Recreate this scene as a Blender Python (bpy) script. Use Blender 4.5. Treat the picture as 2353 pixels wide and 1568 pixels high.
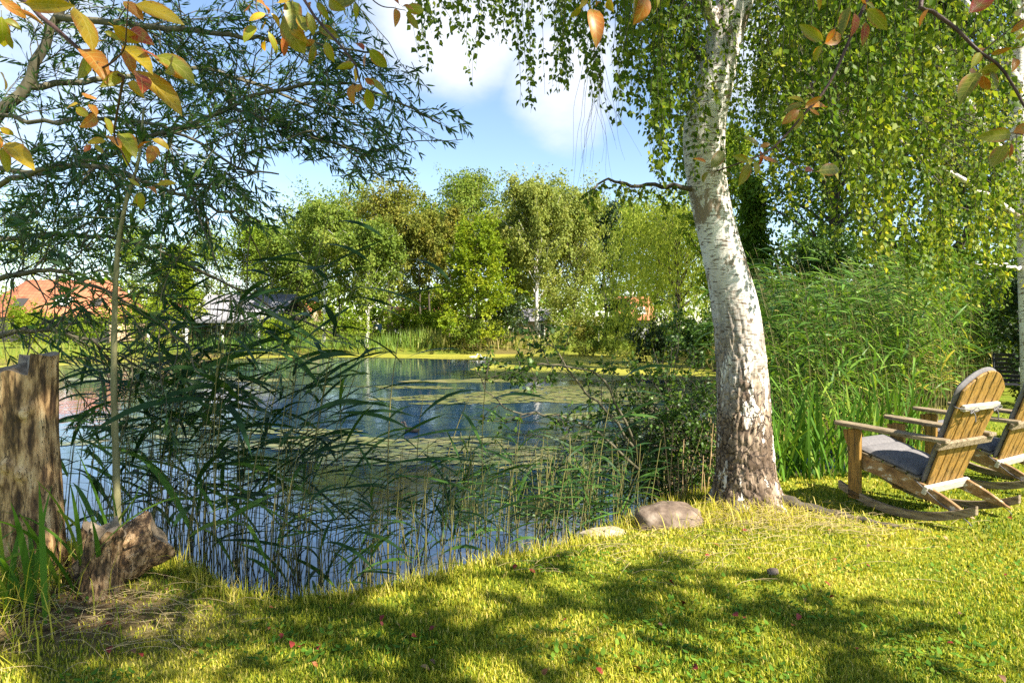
import bpy, bmesh, math, random
import numpy as np
from mathutils import Vector, Matrix, noise as mnoise

for o in list(bpy.data.objects):
    bpy.data.objects.remove(o)
SC = bpy.context.scene
COL = SC.collection
RNG = np.random.default_rng(11)
random.seed(5)

# ------------------------------------------------------------------ camera, sky, sun, exposure
CAMH = 1.30
cam_d = bpy.data.cameras.new("camera")
cam_d.sensor_width = 36.0
cam_d.lens = 24.0
cam_d.shift_y = -29.0 / 2352.0
cam_d.clip_start = 0.05
cam_d.clip_end = 3000.0
cam = bpy.data.objects.new("camera", cam_d)
cam.location = (0, 0, CAMH)
cam.rotation_euler = (math.radians(90), 0, 0)
COL.objects.link(cam)
SC.camera = cam

SUN_EL = math.radians(43)
SUN_H = Vector((0.80, -0.60))              # horizontal direction towards the sun
SUN_AZ = math.atan2(SUN_H.x, SUN_H.y)
sun_dir = Vector((SUN_H.x * math.cos(SUN_EL), SUN_H.y * math.cos(SUN_EL), math.sin(SUN_EL)))

world = bpy.data.worlds.new("World")
SC.world = world
world.use_nodes = True
wn, wl = world.node_tree.nodes, world.node_tree.links
wn.clear()
w_out = wn.new("ShaderNodeOutputWorld")
w_bg = wn.new("ShaderNodeBackground")
w_bg.inputs["Strength"].default_value = 0.082
sky = wn.new("ShaderNodeTexSky")
sky.sky_type = 'NISHITA'
sky.sun_disc = False
sky.sun_elevation = SUN_EL
sky.sun_rotation = SUN_AZ
sky.air_density = 1.0
sky.dust_density = 0.25
sky.ozone_density = 1.6
w_tc = wn.new("ShaderNodeTexCoord")
w_noise = wn.new("ShaderNodeTexNoise")
w_noise.inputs["Scale"].default_value = 5.0
w_noise.inputs["Detail"].default_value = 7.0
w_noise.inputs["Roughness"].default_value = 0.55
w_map = wn.new("ShaderNodeMapping")
w_map.inputs["Scale"].default_value = (1.0, 1.0, 1.7)
wl.new(w_tc.outputs["Generated"], w_map.inputs["Vector"])
wl.new(w_map.outputs["Vector"], w_noise.inputs["Vector"])
# cumulus patches spread all round the sky (direction, angular radius, weight)
CLOUDS = [((-0.09, 1, 0.47), 0.17, 1.0), ((0.08, 1, 0.37), 0.13, 0.9), ((-0.40, 1, 0.16), 0.20, 0.55),
          ((0.02, 1, 0.52), 0.12, 0.9), ((0.42, 1, 0.40), 0.16, 0.8), ((-0.75, 1, 0.42), 0.22, 0.8),
          ((-1.2, 0.3, 0.5), 0.3, 0.9), ((1.2, 0.2, 0.55), 0.3, 0.9), ((-0.5, -1, 0.5), 0.3, 0.9),
          ((0.7, -1, 0.35), 0.25, 0.8), ((-1, -0.6, 0.9), 0.25, 0.8), ((0.5, -0.4, 1.2), 0.25, 0.7)]
prev = None
for cdir, rad, wgt in CLOUDS:
    v = Vector(cdir).normalized()
    dp = wn.new("ShaderNodeVectorMath"); dp.operation = 'DOT_PRODUCT'
    wl.new(w_tc.outputs["Generated"], dp.inputs[0])
    dp.inputs[1].default_value = v
    mr = wn.new("ShaderNodeMapRange"); mr.interpolation_type = 'SMOOTHSTEP'
    mr.inputs["From Min"].default_value = math.cos(rad)
    mr.inputs["From Max"].default_value = math.cos(rad * 0.15)
    mr.inputs["To Min"].default_value = 0.0
    mr.inputs["To Max"].default_value = wgt
    wl.new(dp.outputs["Value"], mr.inputs["Value"])
    if prev is None:
        prev = mr.outputs[0]
    else:
        mx = wn.new("ShaderNodeMath"); mx.operation = 'MAXIMUM'
        wl.new(prev, mx.inputs[0]); wl.new(mr.outputs[0], mx.inputs[1])
        prev = mx.outputs[0]
w_sum = wn.new("ShaderNodeMath"); w_sum.operation = 'MULTIPLY_ADD'
wl.new(prev, w_sum.inputs[0]); w_sum.inputs[1].default_value = 0.62
wl.new(w_noise.outputs["Fac"], w_sum.inputs[2])
w_cl = wn.new("ShaderNodeMapRange"); w_cl.interpolation_type = 'SMOOTHSTEP'
w_cl.inputs["From Min"].default_value = 0.66
w_cl.inputs["From Max"].default_value = 1.28
wl.new(w_sum.outputs[0], w_cl.inputs["Value"])
w_mix = wn.new("ShaderNodeMixRGB")
wl.new(w_cl.outputs[0], w_mix.inputs["Fac"])
wl.new(sky.outputs["Color"], w_mix.inputs["Color1"])
w_mix.inputs["Color2"].default_value = (4.3, 4.5, 4.8, 1)
wl.new(w_mix.outputs["Color"], w_bg.inputs["Color"])
wl.new(w_bg.outputs[0], w_out.inputs["Surface"])

sun_d = bpy.data.lights.new("sun", 'SUN')
sun_d.energy = 5.0
sun_d.angle = math.radians(0.53)
sun_d.color = (1.0, 0.93, 0.80)
sun = bpy.data.objects.new("sun", sun_d)
sun.rotation_euler = sun_dir.to_track_quat('Z', 'Y').to_euler()
sun.location = (20, -15, 25)
COL.objects.link(sun)

SC.view_settings.view_transform = 'Standard'
SC.view_settings.look = 'None'
SC.view_settings.gamma = 1.0
SC.view_settings.use_curve_mapping = False
SC.view_settings.exposure = 1.68
SC.cycles.use_denoising = False
SC.cycles.max_bounces = 8
SC.cycles.diffuse_bounces = 2
SC.cycles.glossy_bounces = 3
SC.cycles.transmission_bounces = 5
SC.cycles.caustics_reflective = False
SC.cycles.caustics_refractive = False

# ------------------------------------------------------------------ helpers
FPX = 1568.0


def P(px, py, Y):
    """a point at distance Y, given where it shows in a 2352 px wide picture"""
    return np.array([(px - 1176.0) / FPX * Y, Y, CAMH - (py - 755.0) / FPX * Y])


def proj(p):
    Y = np.maximum(p[..., 1], 0.05)
    return 1176.0 + p[..., 0] / Y * FPX, 755.0 + (CAMH - p[..., 2]) / Y * FPX


def unit(v):
    v = np.asarray(v, float)
    return v / np.maximum(np.linalg.norm(v, axis=-1, keepdims=True), 1e-9)


def smooth01(a, b, x):
    t = np.clip((x - a) / (b - a), 0, 1)
    return t * t * (3 - 2 * t)


def rnd_dirs(n, rng=None):
    return unit((rng or RNG).normal(size=(n, 3)))


class Acc:
    def __init__(self):
        self.V, self.T, self.Q, self.W, self.n = [], [], [], [], 0

    def add(self, V, T=None, Q=None, tint=0.5):
        V = np.asarray(V, float).reshape(-1, 3)
        if T is not None and len(T):
            self.T.append(np.asarray(T, int).reshape(-1, 3) + self.n)
        if Q is not None and len(Q):
            self.Q.append(np.asarray(Q, int).reshape(-1, 4) + self.n)
        self.V.append(V)
        w = np.empty(len(V)); w[:] = tint
        self.W.append(w)
        self.n += len(V)
        return self

    def mesh(self, name, smooth=False):
        V = np.concatenate(self.V) if self.V else np.zeros((0, 3))
        T = np.concatenate(self.T) if self.T else np.zeros((0, 3), int)
        Q = np.concatenate(self.Q) if self.Q else np.zeros((0, 4), int)
        W = np.concatenate(self.W) if self.W else np.zeros(0)
        me = bpy.data.meshes.new(name)
        me.vertices.add(len(V))
        me.vertices.foreach_set("co", V.astype(np.float32).ravel())
        nl = len(T) * 3 + len(Q) * 4
        me.loops.add(nl)
        me.loops.foreach_set("vertex_index", np.concatenate([T.ravel(), Q.ravel()]).astype(np.int32))
        me.polygons.add(len(T) + len(Q))
        st = np.concatenate([np.arange(len(T)) * 3, len(T) * 3 + np.arange(len(Q)) * 4]).astype(np.int32)
        me.polygons.foreach_set("loop_start", st)
        if smooth:
            me.polygons.foreach_set("use_smooth", np.ones(len(st), bool))
        me.update(calc_edges=True)
        a = me.attributes.new("tint", 'FLOAT', 'POINT')
        a.data.foreach_set("value", W.astype(np.float32))
        return me


def link(name, me, mat=None, parent=None):
    o = bpy.data.objects.new(name, me)
    COL.objects.link(o)
    if mat is not None and me is not None and not me.materials:
        me.materials.append(mat)
    if parent is not None:
        o.parent = parent
    return o


def tag(o, label=None, cat=None, group=None, kind=None):
    if label: o["label"] = label
    if cat: o["category"] = cat
    if group: o["group"] = group
    if kind: o["kind"] = kind
    return o


def empty(name, loc=(0, 0, 0), rz=0.0):
    o = bpy.data.objects.new(name, None)
    o.location = loc
    o.rotation_euler = (0, 0, rz)
    o.empty_display_size = 0.1
    COL.objects.link(o)
    return o


def tube(acc, pts, rad, sides=8, tint=0.5, cap=True):
    pts = np.asarray(pts, float); K = len(pts)
    rad = np.broadcast_to(np.asarray(rad, float), (K,))
    tan = unit(np.gradient(pts, axis=0))
    ref = np.array([0.0, 0, 1]) if abs(tan[0][2]) < 0.9 else np.array([1.0, 0, 0])
    a = unit(np.cross(tan[0], ref))
    th = np.linspace(0, 2 * np.pi, sides, endpoint=False)
    rings = []
    for k in range(K):
        a = unit(a - tan[k] * np.dot(a, tan[k]))
        b = np.cross(tan[k], a)
        rings.append(pts[k] + rad[k] * (np.cos(th)[:, None] * a + np.sin(th)[:, None] * b))
    V = np.concatenate(rings)
    i = np.arange(sides); j = (i + 1) % sides
    Q = np.concatenate([np.stack([k * sides + i, k * sides + j, (k + 1) * sides + j, (k + 1) * sides + i], 1) for k in range(K - 1)])
    T = []
    if cap:
        V = np.concatenate([V, pts[:1], pts[-1:]])
        T = np.concatenate([np.stack([j, i, np.full(sides, K * sides)], 1),
                            np.stack([(K - 1) * sides + i, (K - 1) * sides + j, np.full(sides, K * sides + 1)], 1)])
    acc.add(V, T, Q, tint)


def spline(ctrl, n):
    """Catmull-Rom through the control points (any dimension)"""
    c = np.asarray(ctrl, float)
    c = np.concatenate([2 * c[:1] - c[1:2], c, 2 * c[-1:] - c[-2:-1]])
    m = len(c) - 3
    u = np.linspace(0, m - 1e-6, n)
    i = u.astype(int); t = (u - i)[:, None]
    p0, p1, p2, p3 = c[i], c[i + 1], c[i + 2], c[i + 3]
    return 0.5 * (2 * p1 + (p2 - p0) * t + (2 * p0 - 5 * p1 + 4 * p2 - p3) * t ** 2 + (3 * p1 - p0 - 3 * p2 + p3) * t ** 3)


def thin_tubes(acc, paths, r0, r1, tint=0.5):
    """three-sided twigs, paths (N,K,3)"""
    N, K, _ = paths.shape
    if N == 0: return
    d = unit(paths[:, -1] - paths[:, 0])
    ref = np.where(np.abs(d[:, 2:3]) < 0.9, np.array([[0.0, 0, 1]]), np.array([[1.0, 0, 0]]))
    a = unit(np.cross(d, ref)); b = np.cross(d, a)
    rr = np.linspace(1, 0, K)
    r0 = np.broadcast_to(np.asarray(r0, float), (N,)); r1 = np.broadcast_to(np.asarray(r1, float), (N,))
    R = r0[:, None] * rr + r1[:, None] * (1 - rr)
    th = np.array([0, 2.0944, 4.18879])
    off = np.cos(th)[None, :, None] * a[:, None] + np.sin(th)[None, :, None] * b[:, None]      # N,3,3
    V = paths[:, :, None, :] + R[:, :, None, None] * off[:, None]                              # N,K,3,3
    base = (np.arange(N) * K * 3)[:, None, None]
    k = (np.arange(K - 1) * 3)[None, :, None]
    i = np.arange(3)[None, None, :]; j = (i + 1) % 3
    Q = np.stack([base + k + i, base + k + j, base + k + 3 + j, base + k + 3 + i], -1).reshape(-1, 4)
    acc.add(V.reshape(-1, 3), None, Q, tint)


def grow(starts, dirs, lengths, K, droop, wander, rng=None, lift=0.0):
    """N paths of K points; droop bends towards the ground along the way"""
    rng = rng or RNG
    N = len(starts)
    p = np.array(starts, float); d = unit(dirs)
    L = np.broadcast_to(np.asarray(lengths, float), (N,))
    droop = np.broadcast_to(np.asarray(droop, float), (N,))
    out = [p.copy()]
    for k in range(K - 1):
        p = p + d * (L / (K - 1))[:, None]
        out.append(p.copy())
        d = unit(d + np.stack([np.zeros(N), np.zeros(N), -droop + lift], 1) + rng.normal(size=(N, 3)) * wander)
    return np.stack(out, 1)


def spread(paths, n, t0=0.15, t1=1.0, rng=None):
    """n random points per path -> positions, tangents (N*n)"""
    rng = rng or RNG
    N, K, _ = paths.shape
    t = rng.uniform(t0, t1, size=(N, n)) * (K - 1.001)
    i = t.astype(int); f = (t - i)[..., None]
    r = np.arange(N)[:, None]
    a, b = paths[r, i], paths[r, np.minimum(i + 1, K - 1)]
    return (a * (1 - f) + b * f).reshape(-1, 3), unit(b - a).reshape(-1, 3)


LEAF = {   # unit leaves: x side, y along, z normal
    'kite': (np.array([[0, 0, 0], [-.36, .36, .07], [0, 1, -.05], [.36, .36, .07]]), np.array([[0, 2, 1], [0, 3, 2]])),
    'lance': (np.array([[0, 0, 0], [-.085, .3, .02], [-.07, .65, .0], [0, 1, -.08], [.07, .65, .0], [.085, .3, .02]]),
              np.array([[0, 5, 1], [1, 5, 4], [1, 4, 2], [2, 4, 3]])),
    'oval': (np.array([[0, 0, 0], [-.26, .3, .05], [-.24, .65, .03], [0, 1, -.08], [.24, .65, .03], [.26, .3, .05]]),
             np.array([[0, 5, 1], [1, 5, 4], [1, 4, 2], [2, 4, 3]])),
    'spray': (np.array([[0, 0, 0], [-.30, .45, .10], [0, 1, -.12], [.30, .5, .06]]), np.array([[0, 2, 1], [0, 3, 2]])),
    'blade': (np.array([[0, 0, 0], [-.022, .4, .0], [0.03, 1, .0], [.022, .4, .0]]), np.array([[0, 2, 1], [0, 3, 2]])),
    'needle': (np.array([[0, 0, 0], [-.12, .5, .03], [0, 1, -.1], [.12, .5, .03]]), np.array([[0, 2, 1], [0, 3, 2]])),
}


def leaf_frames(axis, rng=None):
    rng = rng or RNG
    axis = unit(axis)
    s = unit(np.cross(axis, rnd_dirs(len(axis), rng)))
    return s, axis, np.cross(s, axis)


def add_leaves(acc, pos, axis, size, shape, tint, frames=None):
    tv, tf = LEAF[shape]
    N = len(pos)
    if N == 0: return
    s, a, n = frames if frames is not None else leaf_frames(axis)
    size = np.broadcast_to(np.asarray(size, float), (N,))
    V = pos[:, None] + size[:, None, None] * (tv[None, :, 0:1] * s[:, None] + tv[None, :, 1:2] * a[:, None] + tv[None, :, 2:3] * n[:, None])
    T = tf[None] + (np.arange(N) * len(tv))[:, None, None]
    acc.add(V.reshape(-1, 3), T.reshape(-1, 3), None, np.repeat(np.broadcast_to(tint, (N,)), len(tv)))


def single_leaves(root, pos, frames, size, shape, tint, mat, want=300, name='leaf'):
    """the leaves that show largest become parts of their own; returns the mask of the others"""
    px, py = proj(pos)
    inside = (px > 5) & (px < 2347) & (py > 5) & (py < 1563) & (pos[:, 1] > .3)
    face = np.abs((frames[2] * unit(pos - np.array([0, 0, CAMH]))).sum(-1))
    score = np.where(inside, size / np.maximum(pos[:, 1], .3) * (.3 + face), -1)
    idx = np.argsort(-score)[:want]
    idx = idx[score[idx] > 0]
    tv, tf = LEAF[shape]
    shared = []
    for q in range(6):
        shared.append(Acc().add(tv, tf, None, (q + .5) / 6).mesh(name))
        shared[-1].materials.append(mat)
    s, a, n = frames
    for i in idx:
        o = bpy.data.objects.new(name, shared[min(5, int(np.broadcast_to(tint, (len(pos),))[i] * 6))])
        z = size[i]
        o.matrix_world = Matrix(((s[i][0] * z, a[i][0] * z, n[i][0] * z, pos[i][0]), (s[i][1] * z, a[i][1] * z, n[i][1] * z, pos[i][1]),
                                 (s[i][2] * z, a[i][2] * z, n[i][2] * z, pos[i][2]), (0, 0, 0, 1)))
        COL.objects.link(o)
        o.parent = root
        o.matrix_parent_inverse = Matrix.Translation(root.location).inverted()
    keep = np.ones(len(pos), bool); keep[idx] = False
    return keep


def in_poly(px, py, poly):
    poly = np.asarray(poly, float)
    r = np.zeros(np.shape(px), bool)
    for (x0, y0), (x1, y1) in zip(poly, np.roll(poly, -1, 0)):
        c = ((y0 > py) != (y1 > py)) & (px < (x1 - x0) * (py - y0) / (y1 - y0 + 1e-12) + x0)
        r ^= c
    return r


def vnoise(x, y, f, seed=0):
    """cheap smooth 2-D noise 0..1 (vectorised value noise)"""
    x = np.asarray(x) * f + seed * 17.3; y = np.asarray(y) * f - seed * 9.1
    xi = np.floor(x).astype(np.int64); yi = np.floor(y).astype(np.int64)
    u = x - xi; v = y - yi
    u = u * u * (3 - 2 * u); v = v * v * (3 - 2 * v)

    def h(a, b):
        n = (a * 374761393 + b * 668265263 + seed * 974711) & 0x7fffffff
        n = ((n ^ (n >> 13)) * 1274126177) & 0x7fffffff
        return ((n ^ (n >> 16)) & 0xffff) / 65535.0
    return (h(xi, yi) * (1 - u) + h(xi + 1, yi) * u) * (1 - v) + (h(xi, yi + 1) * (1 - u) + h(xi + 1, yi + 1) * u) * v


# ------------------------------------------------------------------ materials
def new_mat(name):
    m = bpy.data.materials.new(name)
    m.use_nodes = True
    nt = m.node_tree
    b = nt.nodes["Principled BSDF"]
    return m, nt, nt.nodes, nt.links, b


def ramp(nodes, stops):
    r = nodes.new("ShaderNodeValToRGB")
    el = r.color_ramp.elements
    while len(el) > 1: el.remove(el[-1])
    el[0].position = stops[0][0]; el[0].color = (*stops[0][1], 1)
    for p, c in stops[1:]:
        e = el.new(p); e.color = (*c, 1)
    return r


def leaf_mat(name, stops, trans=0.35, rough=0.45, spec=0.35, tboost=(1.25, 1.2, 0.6), use_obj=False):
    m, nt, N, L, b = new_mat(name)
    if use_obj:
        at = N.new("ShaderNodeObjectInfo"); colour = at.outputs["Color"]
    else:
        at = N.new("ShaderNodeAttribute"); at.attribute_name = "tint"
        r = ramp(N, stops); L.new(at.outputs["Fac"], r.inputs["Fac"]); colour = r.outputs["Color"]
    if use_obj:      # midrib and side veins, browner margin, blotches
        tc = N.new("ShaderNodeTexCoord"); sp = N.new("ShaderNodeSeparateXYZ"); L.new(tc.outputs["Object"], sp.inputs[0])

        def mth(op, a_, b_=None, c_=None):
            n_ = N.new("ShaderNodeMath"); n_.operation = op
            for i_, v_ in enumerate((a_, b_, c_)):
                if v_ is None: continue
                if isinstance(v_, (int, float)): n_.inputs[i_].default_value = v_
                else: L.new(v_, n_.inputs[i_])
            return n_.outputs[0]

        def mr_(src, a_, b_, lo=0., hi=1.):
            m_ = N.new("ShaderNodeMapRange"); m_.inputs["From Min"].default_value = a_; m_.inputs["From Max"].default_value = b_
            m_.inputs["To Min"].default_value = lo; m_.inputs["To Max"].default_value = hi
            L.new(src, m_.inputs["Value"]); return m_.outputs[0]

        def mx_(f_, c1, c2):
            x_ = N.new("ShaderNodeMixRGB"); L.new(f_, x_.inputs["Fac"]); L.new(c1, x_.inputs["Color1"]); x_.inputs["Color2"].default_value = (*c2, 1); return x_.outputs["Color"]
        ax_ = mth('ABSOLUTE', sp.outputs["X"])
        nz = N.new("ShaderNodeTexNoise"); nz.inputs["Scale"].default_value = 3.0; nz.inputs["Detail"].default_value = 4
        oi = N.new("ShaderNodeObjectInfo"); va = N.new("ShaderNodeVectorMath"); L.new(tc.outputs["Object"], va.inputs[0])
        cb = N.new("ShaderNodeCombineXYZ"); L.new(mth('MULTIPLY', oi.outputs["Random"], 40.0), cb.inputs[0]); L.new(cb.outputs[0], va.inputs[1])
        L.new(va.outputs[0], nz.inputs["Vector"])
        colour = mx_(mr_(nz.outputs["Fac"], .48, .72, 0, .8), colour, (.26, .25, .02))
        edge_ = mth('MULTIPLY_ADD', nz.outputs["Fac"], .16, ax_)
        colour = mx_(mr_(edge_, .23, .34, 0, .75), colour, (.38, .12, .025))
        n3 = N.new("ShaderNodeTexNoise"); n3.inputs["Scale"].default_value = 11.0; L.new(va.outputs[0], n3.inputs["Vector"])
        colour = mx_(mr_(n3.outputs["Fac"], .66, .72, 0, .7), colour, (.10, .04, .015))
        vein = mth('SINE', mth('MULTIPLY', mth('MULTIPLY_ADD', ax_, -.85, sp.outputs["Y"]), 46.0))
        vein = mr_(vein, .80, 1.0, 0, .35)
        rib = mr_(ax_, .02, .006, 0, .5)
        colour = mx_(mth('MAXIMUM', vein, rib), colour, (.50, .42, .12))
    L.new(colour, b.inputs["Base Color"])
    b.inputs["Roughness"].default_value = rough
    b.inputs["Specular IOR Level"].default_value = spec
    tr = N.new("ShaderNodeBsdfTranslucent")
    mul = N.new("ShaderNodeMixRGB"); mul.blend_type = 'MULTIPLY'; mul.inputs["Fac"].default_value = 1
    mul.inputs["Color2"].default_value = (*tboost, 1)
    L.new(colour, mul.inputs["Color1"]); L.new(mul.outputs[0], tr.inputs["Color"])
    mix = N.new("ShaderNodeMixShader"); mix.inputs["Fac"].default_value = trans
    L.new(b.outputs[0], mix.inputs[1]); L.new(tr.outputs[0], mix.inputs[2])
    L.new(mix.outputs[0], N["Material Output"].inputs["Surface"])
    return m


def noise_mat(name, stops, scale=5.0, stretch=(1, 1, 1), rough=0.7, detail=6.0, bump=0.0, bscale=None, coord="Object", spec=0.3, bdist=0.01):
    m, nt, N, L, b = new_mat(name)
    tc = N.new("ShaderNodeTexCoord"); mp = N.new("ShaderNodeMapping")
    mp.inputs["Scale"].default_value = stretch
    L.new(tc.outputs[coord], mp.inputs["Vector"])
    nz = N.new("ShaderNodeTexNoise"); nz.inputs["Scale"].default_value = scale; nz.inputs["Detail"].default_value = detail
    nz.inputs["Roughness"].default_value = .6
    L.new(mp.outputs[0], nz.inputs["Vector"])
    r = ramp(N, stops); L.new(nz.outputs["Fac"], r.inputs["Fac"]); L.new(r.outputs[0], b.inputs["Base Color"])
    b.inputs["Roughness"].default_value = rough
    b.inputs["Specular IOR Level"].default_value = spec
    if bump:
        n2 = N.new("ShaderNodeTexNoise"); n2.inputs["Scale"].default_value = bscale or scale * 3; n2.inputs["Detail"].default_value = 5
        L.new(mp.outputs[0], n2.inputs["Vector"])
        bp = N.new("ShaderNodeBump"); bp.inputs["Strength"].default_value = bump; bp.inputs["Distance"].default_value = bdist
        L.new(n2.outputs["Fac"], bp.inputs["Height"]); L.new(bp.outputs[0], b.inputs["Normal"])
    return m


M = {}
M['leaf_birch'] = leaf_mat('leaf_birch', [(0, (.045, .10, .010)), (.5, (.13, .195, .016)), (.85, (.28, .32, .03)), (1, (.46, .42, .05))], .46, .5, .18)
M['leaf_willow'] = leaf_mat('leaf_willow', [(0, (.022, .060, .020)), (.6, (.05, .115, .026)), (1, (.14, .20, .035))], .34, .45, .28)
M['leaf_right'] = leaf_mat('leaf_right', [(0, (.04, .09, .008)), (.5, (.095, .175, .012)), (1, (.24, .30, .025))], .42, .5, .15)
M['leaf_dark'] = leaf_mat('leaf_dark', [(0, (.015, .035, .010)), (.6, (.030, .060, .013)), (1, (.07, .10, .02))], .25)
M['leaf_shrub'] = leaf_mat('leaf_shrub', [(0, (.03, .07, .012)), (.6, (.07, .14, .02)), (1, (.18, .26, .03))], .36)
M['leaf_olive'] = leaf_mat('leaf_olive', [(0, (.085, .14, .022)), (.5, (.165, .235, .035)), (1, (.30, .32, .055))], .42, .5, .1)
M['leaf_gold'] = leaf_mat('leaf_gold', [(0, (.10, .14, .022)), (.5, (.20, .22, .036)), (1, (.36, .29, .06))], .42, .5, .1)
M['leaf_maple'] = leaf_mat('leaf_maple', [(0, (.085, .15, .010)), (.5, (.19, .26, .016)), (1, (.36, .37, .028))], .42, .5, .1)
M['leaf_grey'] = leaf_mat('leaf_grey', [(0, (.12, .17, .035)), (.5, (.22, .26, .05)), (1, (.36, .35, .08))], .4, .5, .1)
M['leaf_weep'] = leaf_mat('leaf_weep', [(0, (.18, .25, .025)), (.5, (.36, .42, .055)), (1, (.56, .58, .12))], .48, .5, .1)
M['leaf_mid'] = leaf_mat('leaf_mid', [(0, (.09, .17, .012)), (.5, (.18, .26, .02)), (1, (.30, .34, .035))], .4, .5, .1)
M['leaf_cherry'] = leaf_mat('leaf_cherry', None, .45, .4, .4, (1.3, 1.05, .5), use_obj=True)
M['leaf_cherry_crown'] = leaf_mat('leaf_cherry_crown', [(0, (.10, .16, .02)), (.6, (.35, .30, .03)), (1, (.5, .18, .03))], .4)
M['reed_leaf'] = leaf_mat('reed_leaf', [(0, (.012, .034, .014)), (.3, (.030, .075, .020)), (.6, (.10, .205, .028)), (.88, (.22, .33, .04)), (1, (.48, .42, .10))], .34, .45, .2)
M['reed_stem'] = leaf_mat('reed_stem', [(0, (.10, .11, .03)), (.5, (.22, .19, .07)), (1, (.36, .25, .12))], .05, .5, .3)
M['iris'] = leaf_mat('iris', [(0, (.05, .13, .016)), (.6, (.11, .23, .022)), (1, (.26, .32, .04))], .35, .65, .12)
M['grass'] = leaf_mat('grass', [(0, (.06, .125, .010)), (.32, (.26, .295, .018)), (.66, (.52, .465, .045)), (1, (.66, .53, .16))], .35, .55, .15, (1.15, 1.15, .5))
M['straw'] = leaf_mat('straw', [(0, (.22, .15, .06)), (1, (.55, .43, .22))], .15, .6, .3)
M['plume'] = leaf_mat('plume', [(0, (.10, .06, .04)), (1, (.25, .17, .10))], .2, .7, .1)
M['pad'] = leaf_mat('pad', [(0, (.06, .085, .02)), (.5, (.14, .15, .04)), (1, (.26, .22, .09))], .0, .30, .5)
M['duckweed'] = leaf_mat('duckweed', [(0, (.20, .21, .02)), (1, (.33, .30, .045))], .0, .6, .2)
M['bark_dark'] = noise_mat('bark_dark', [(.3, (.03, .025, .018)), (.7, (.11, .09, .065))], 6, (1, 1, .3), .85, bump=.6, bscale=14)
M['bark_willow'] = noise_mat('bark_willow', [(.3, (.05, .045, .028)), (.7, (.16, .14, .085))], 9, (1, 1, .4), .8, bump=.5, bscale=30)
M['bark_cherry'] = noise_mat('bark_cherry', [(.3, (.03, .014, .012)), (.7, (.10, .055, .045))], 40, (1, 1, 1), .6, bump=.3)
M['bark_sapling'] = noise_mat('bark_sapling', [(.3, (.12, .11, .05)), (.7, (.30, .27, .13))], 20, (1, 1, .3), .7, bump=.3)


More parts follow.
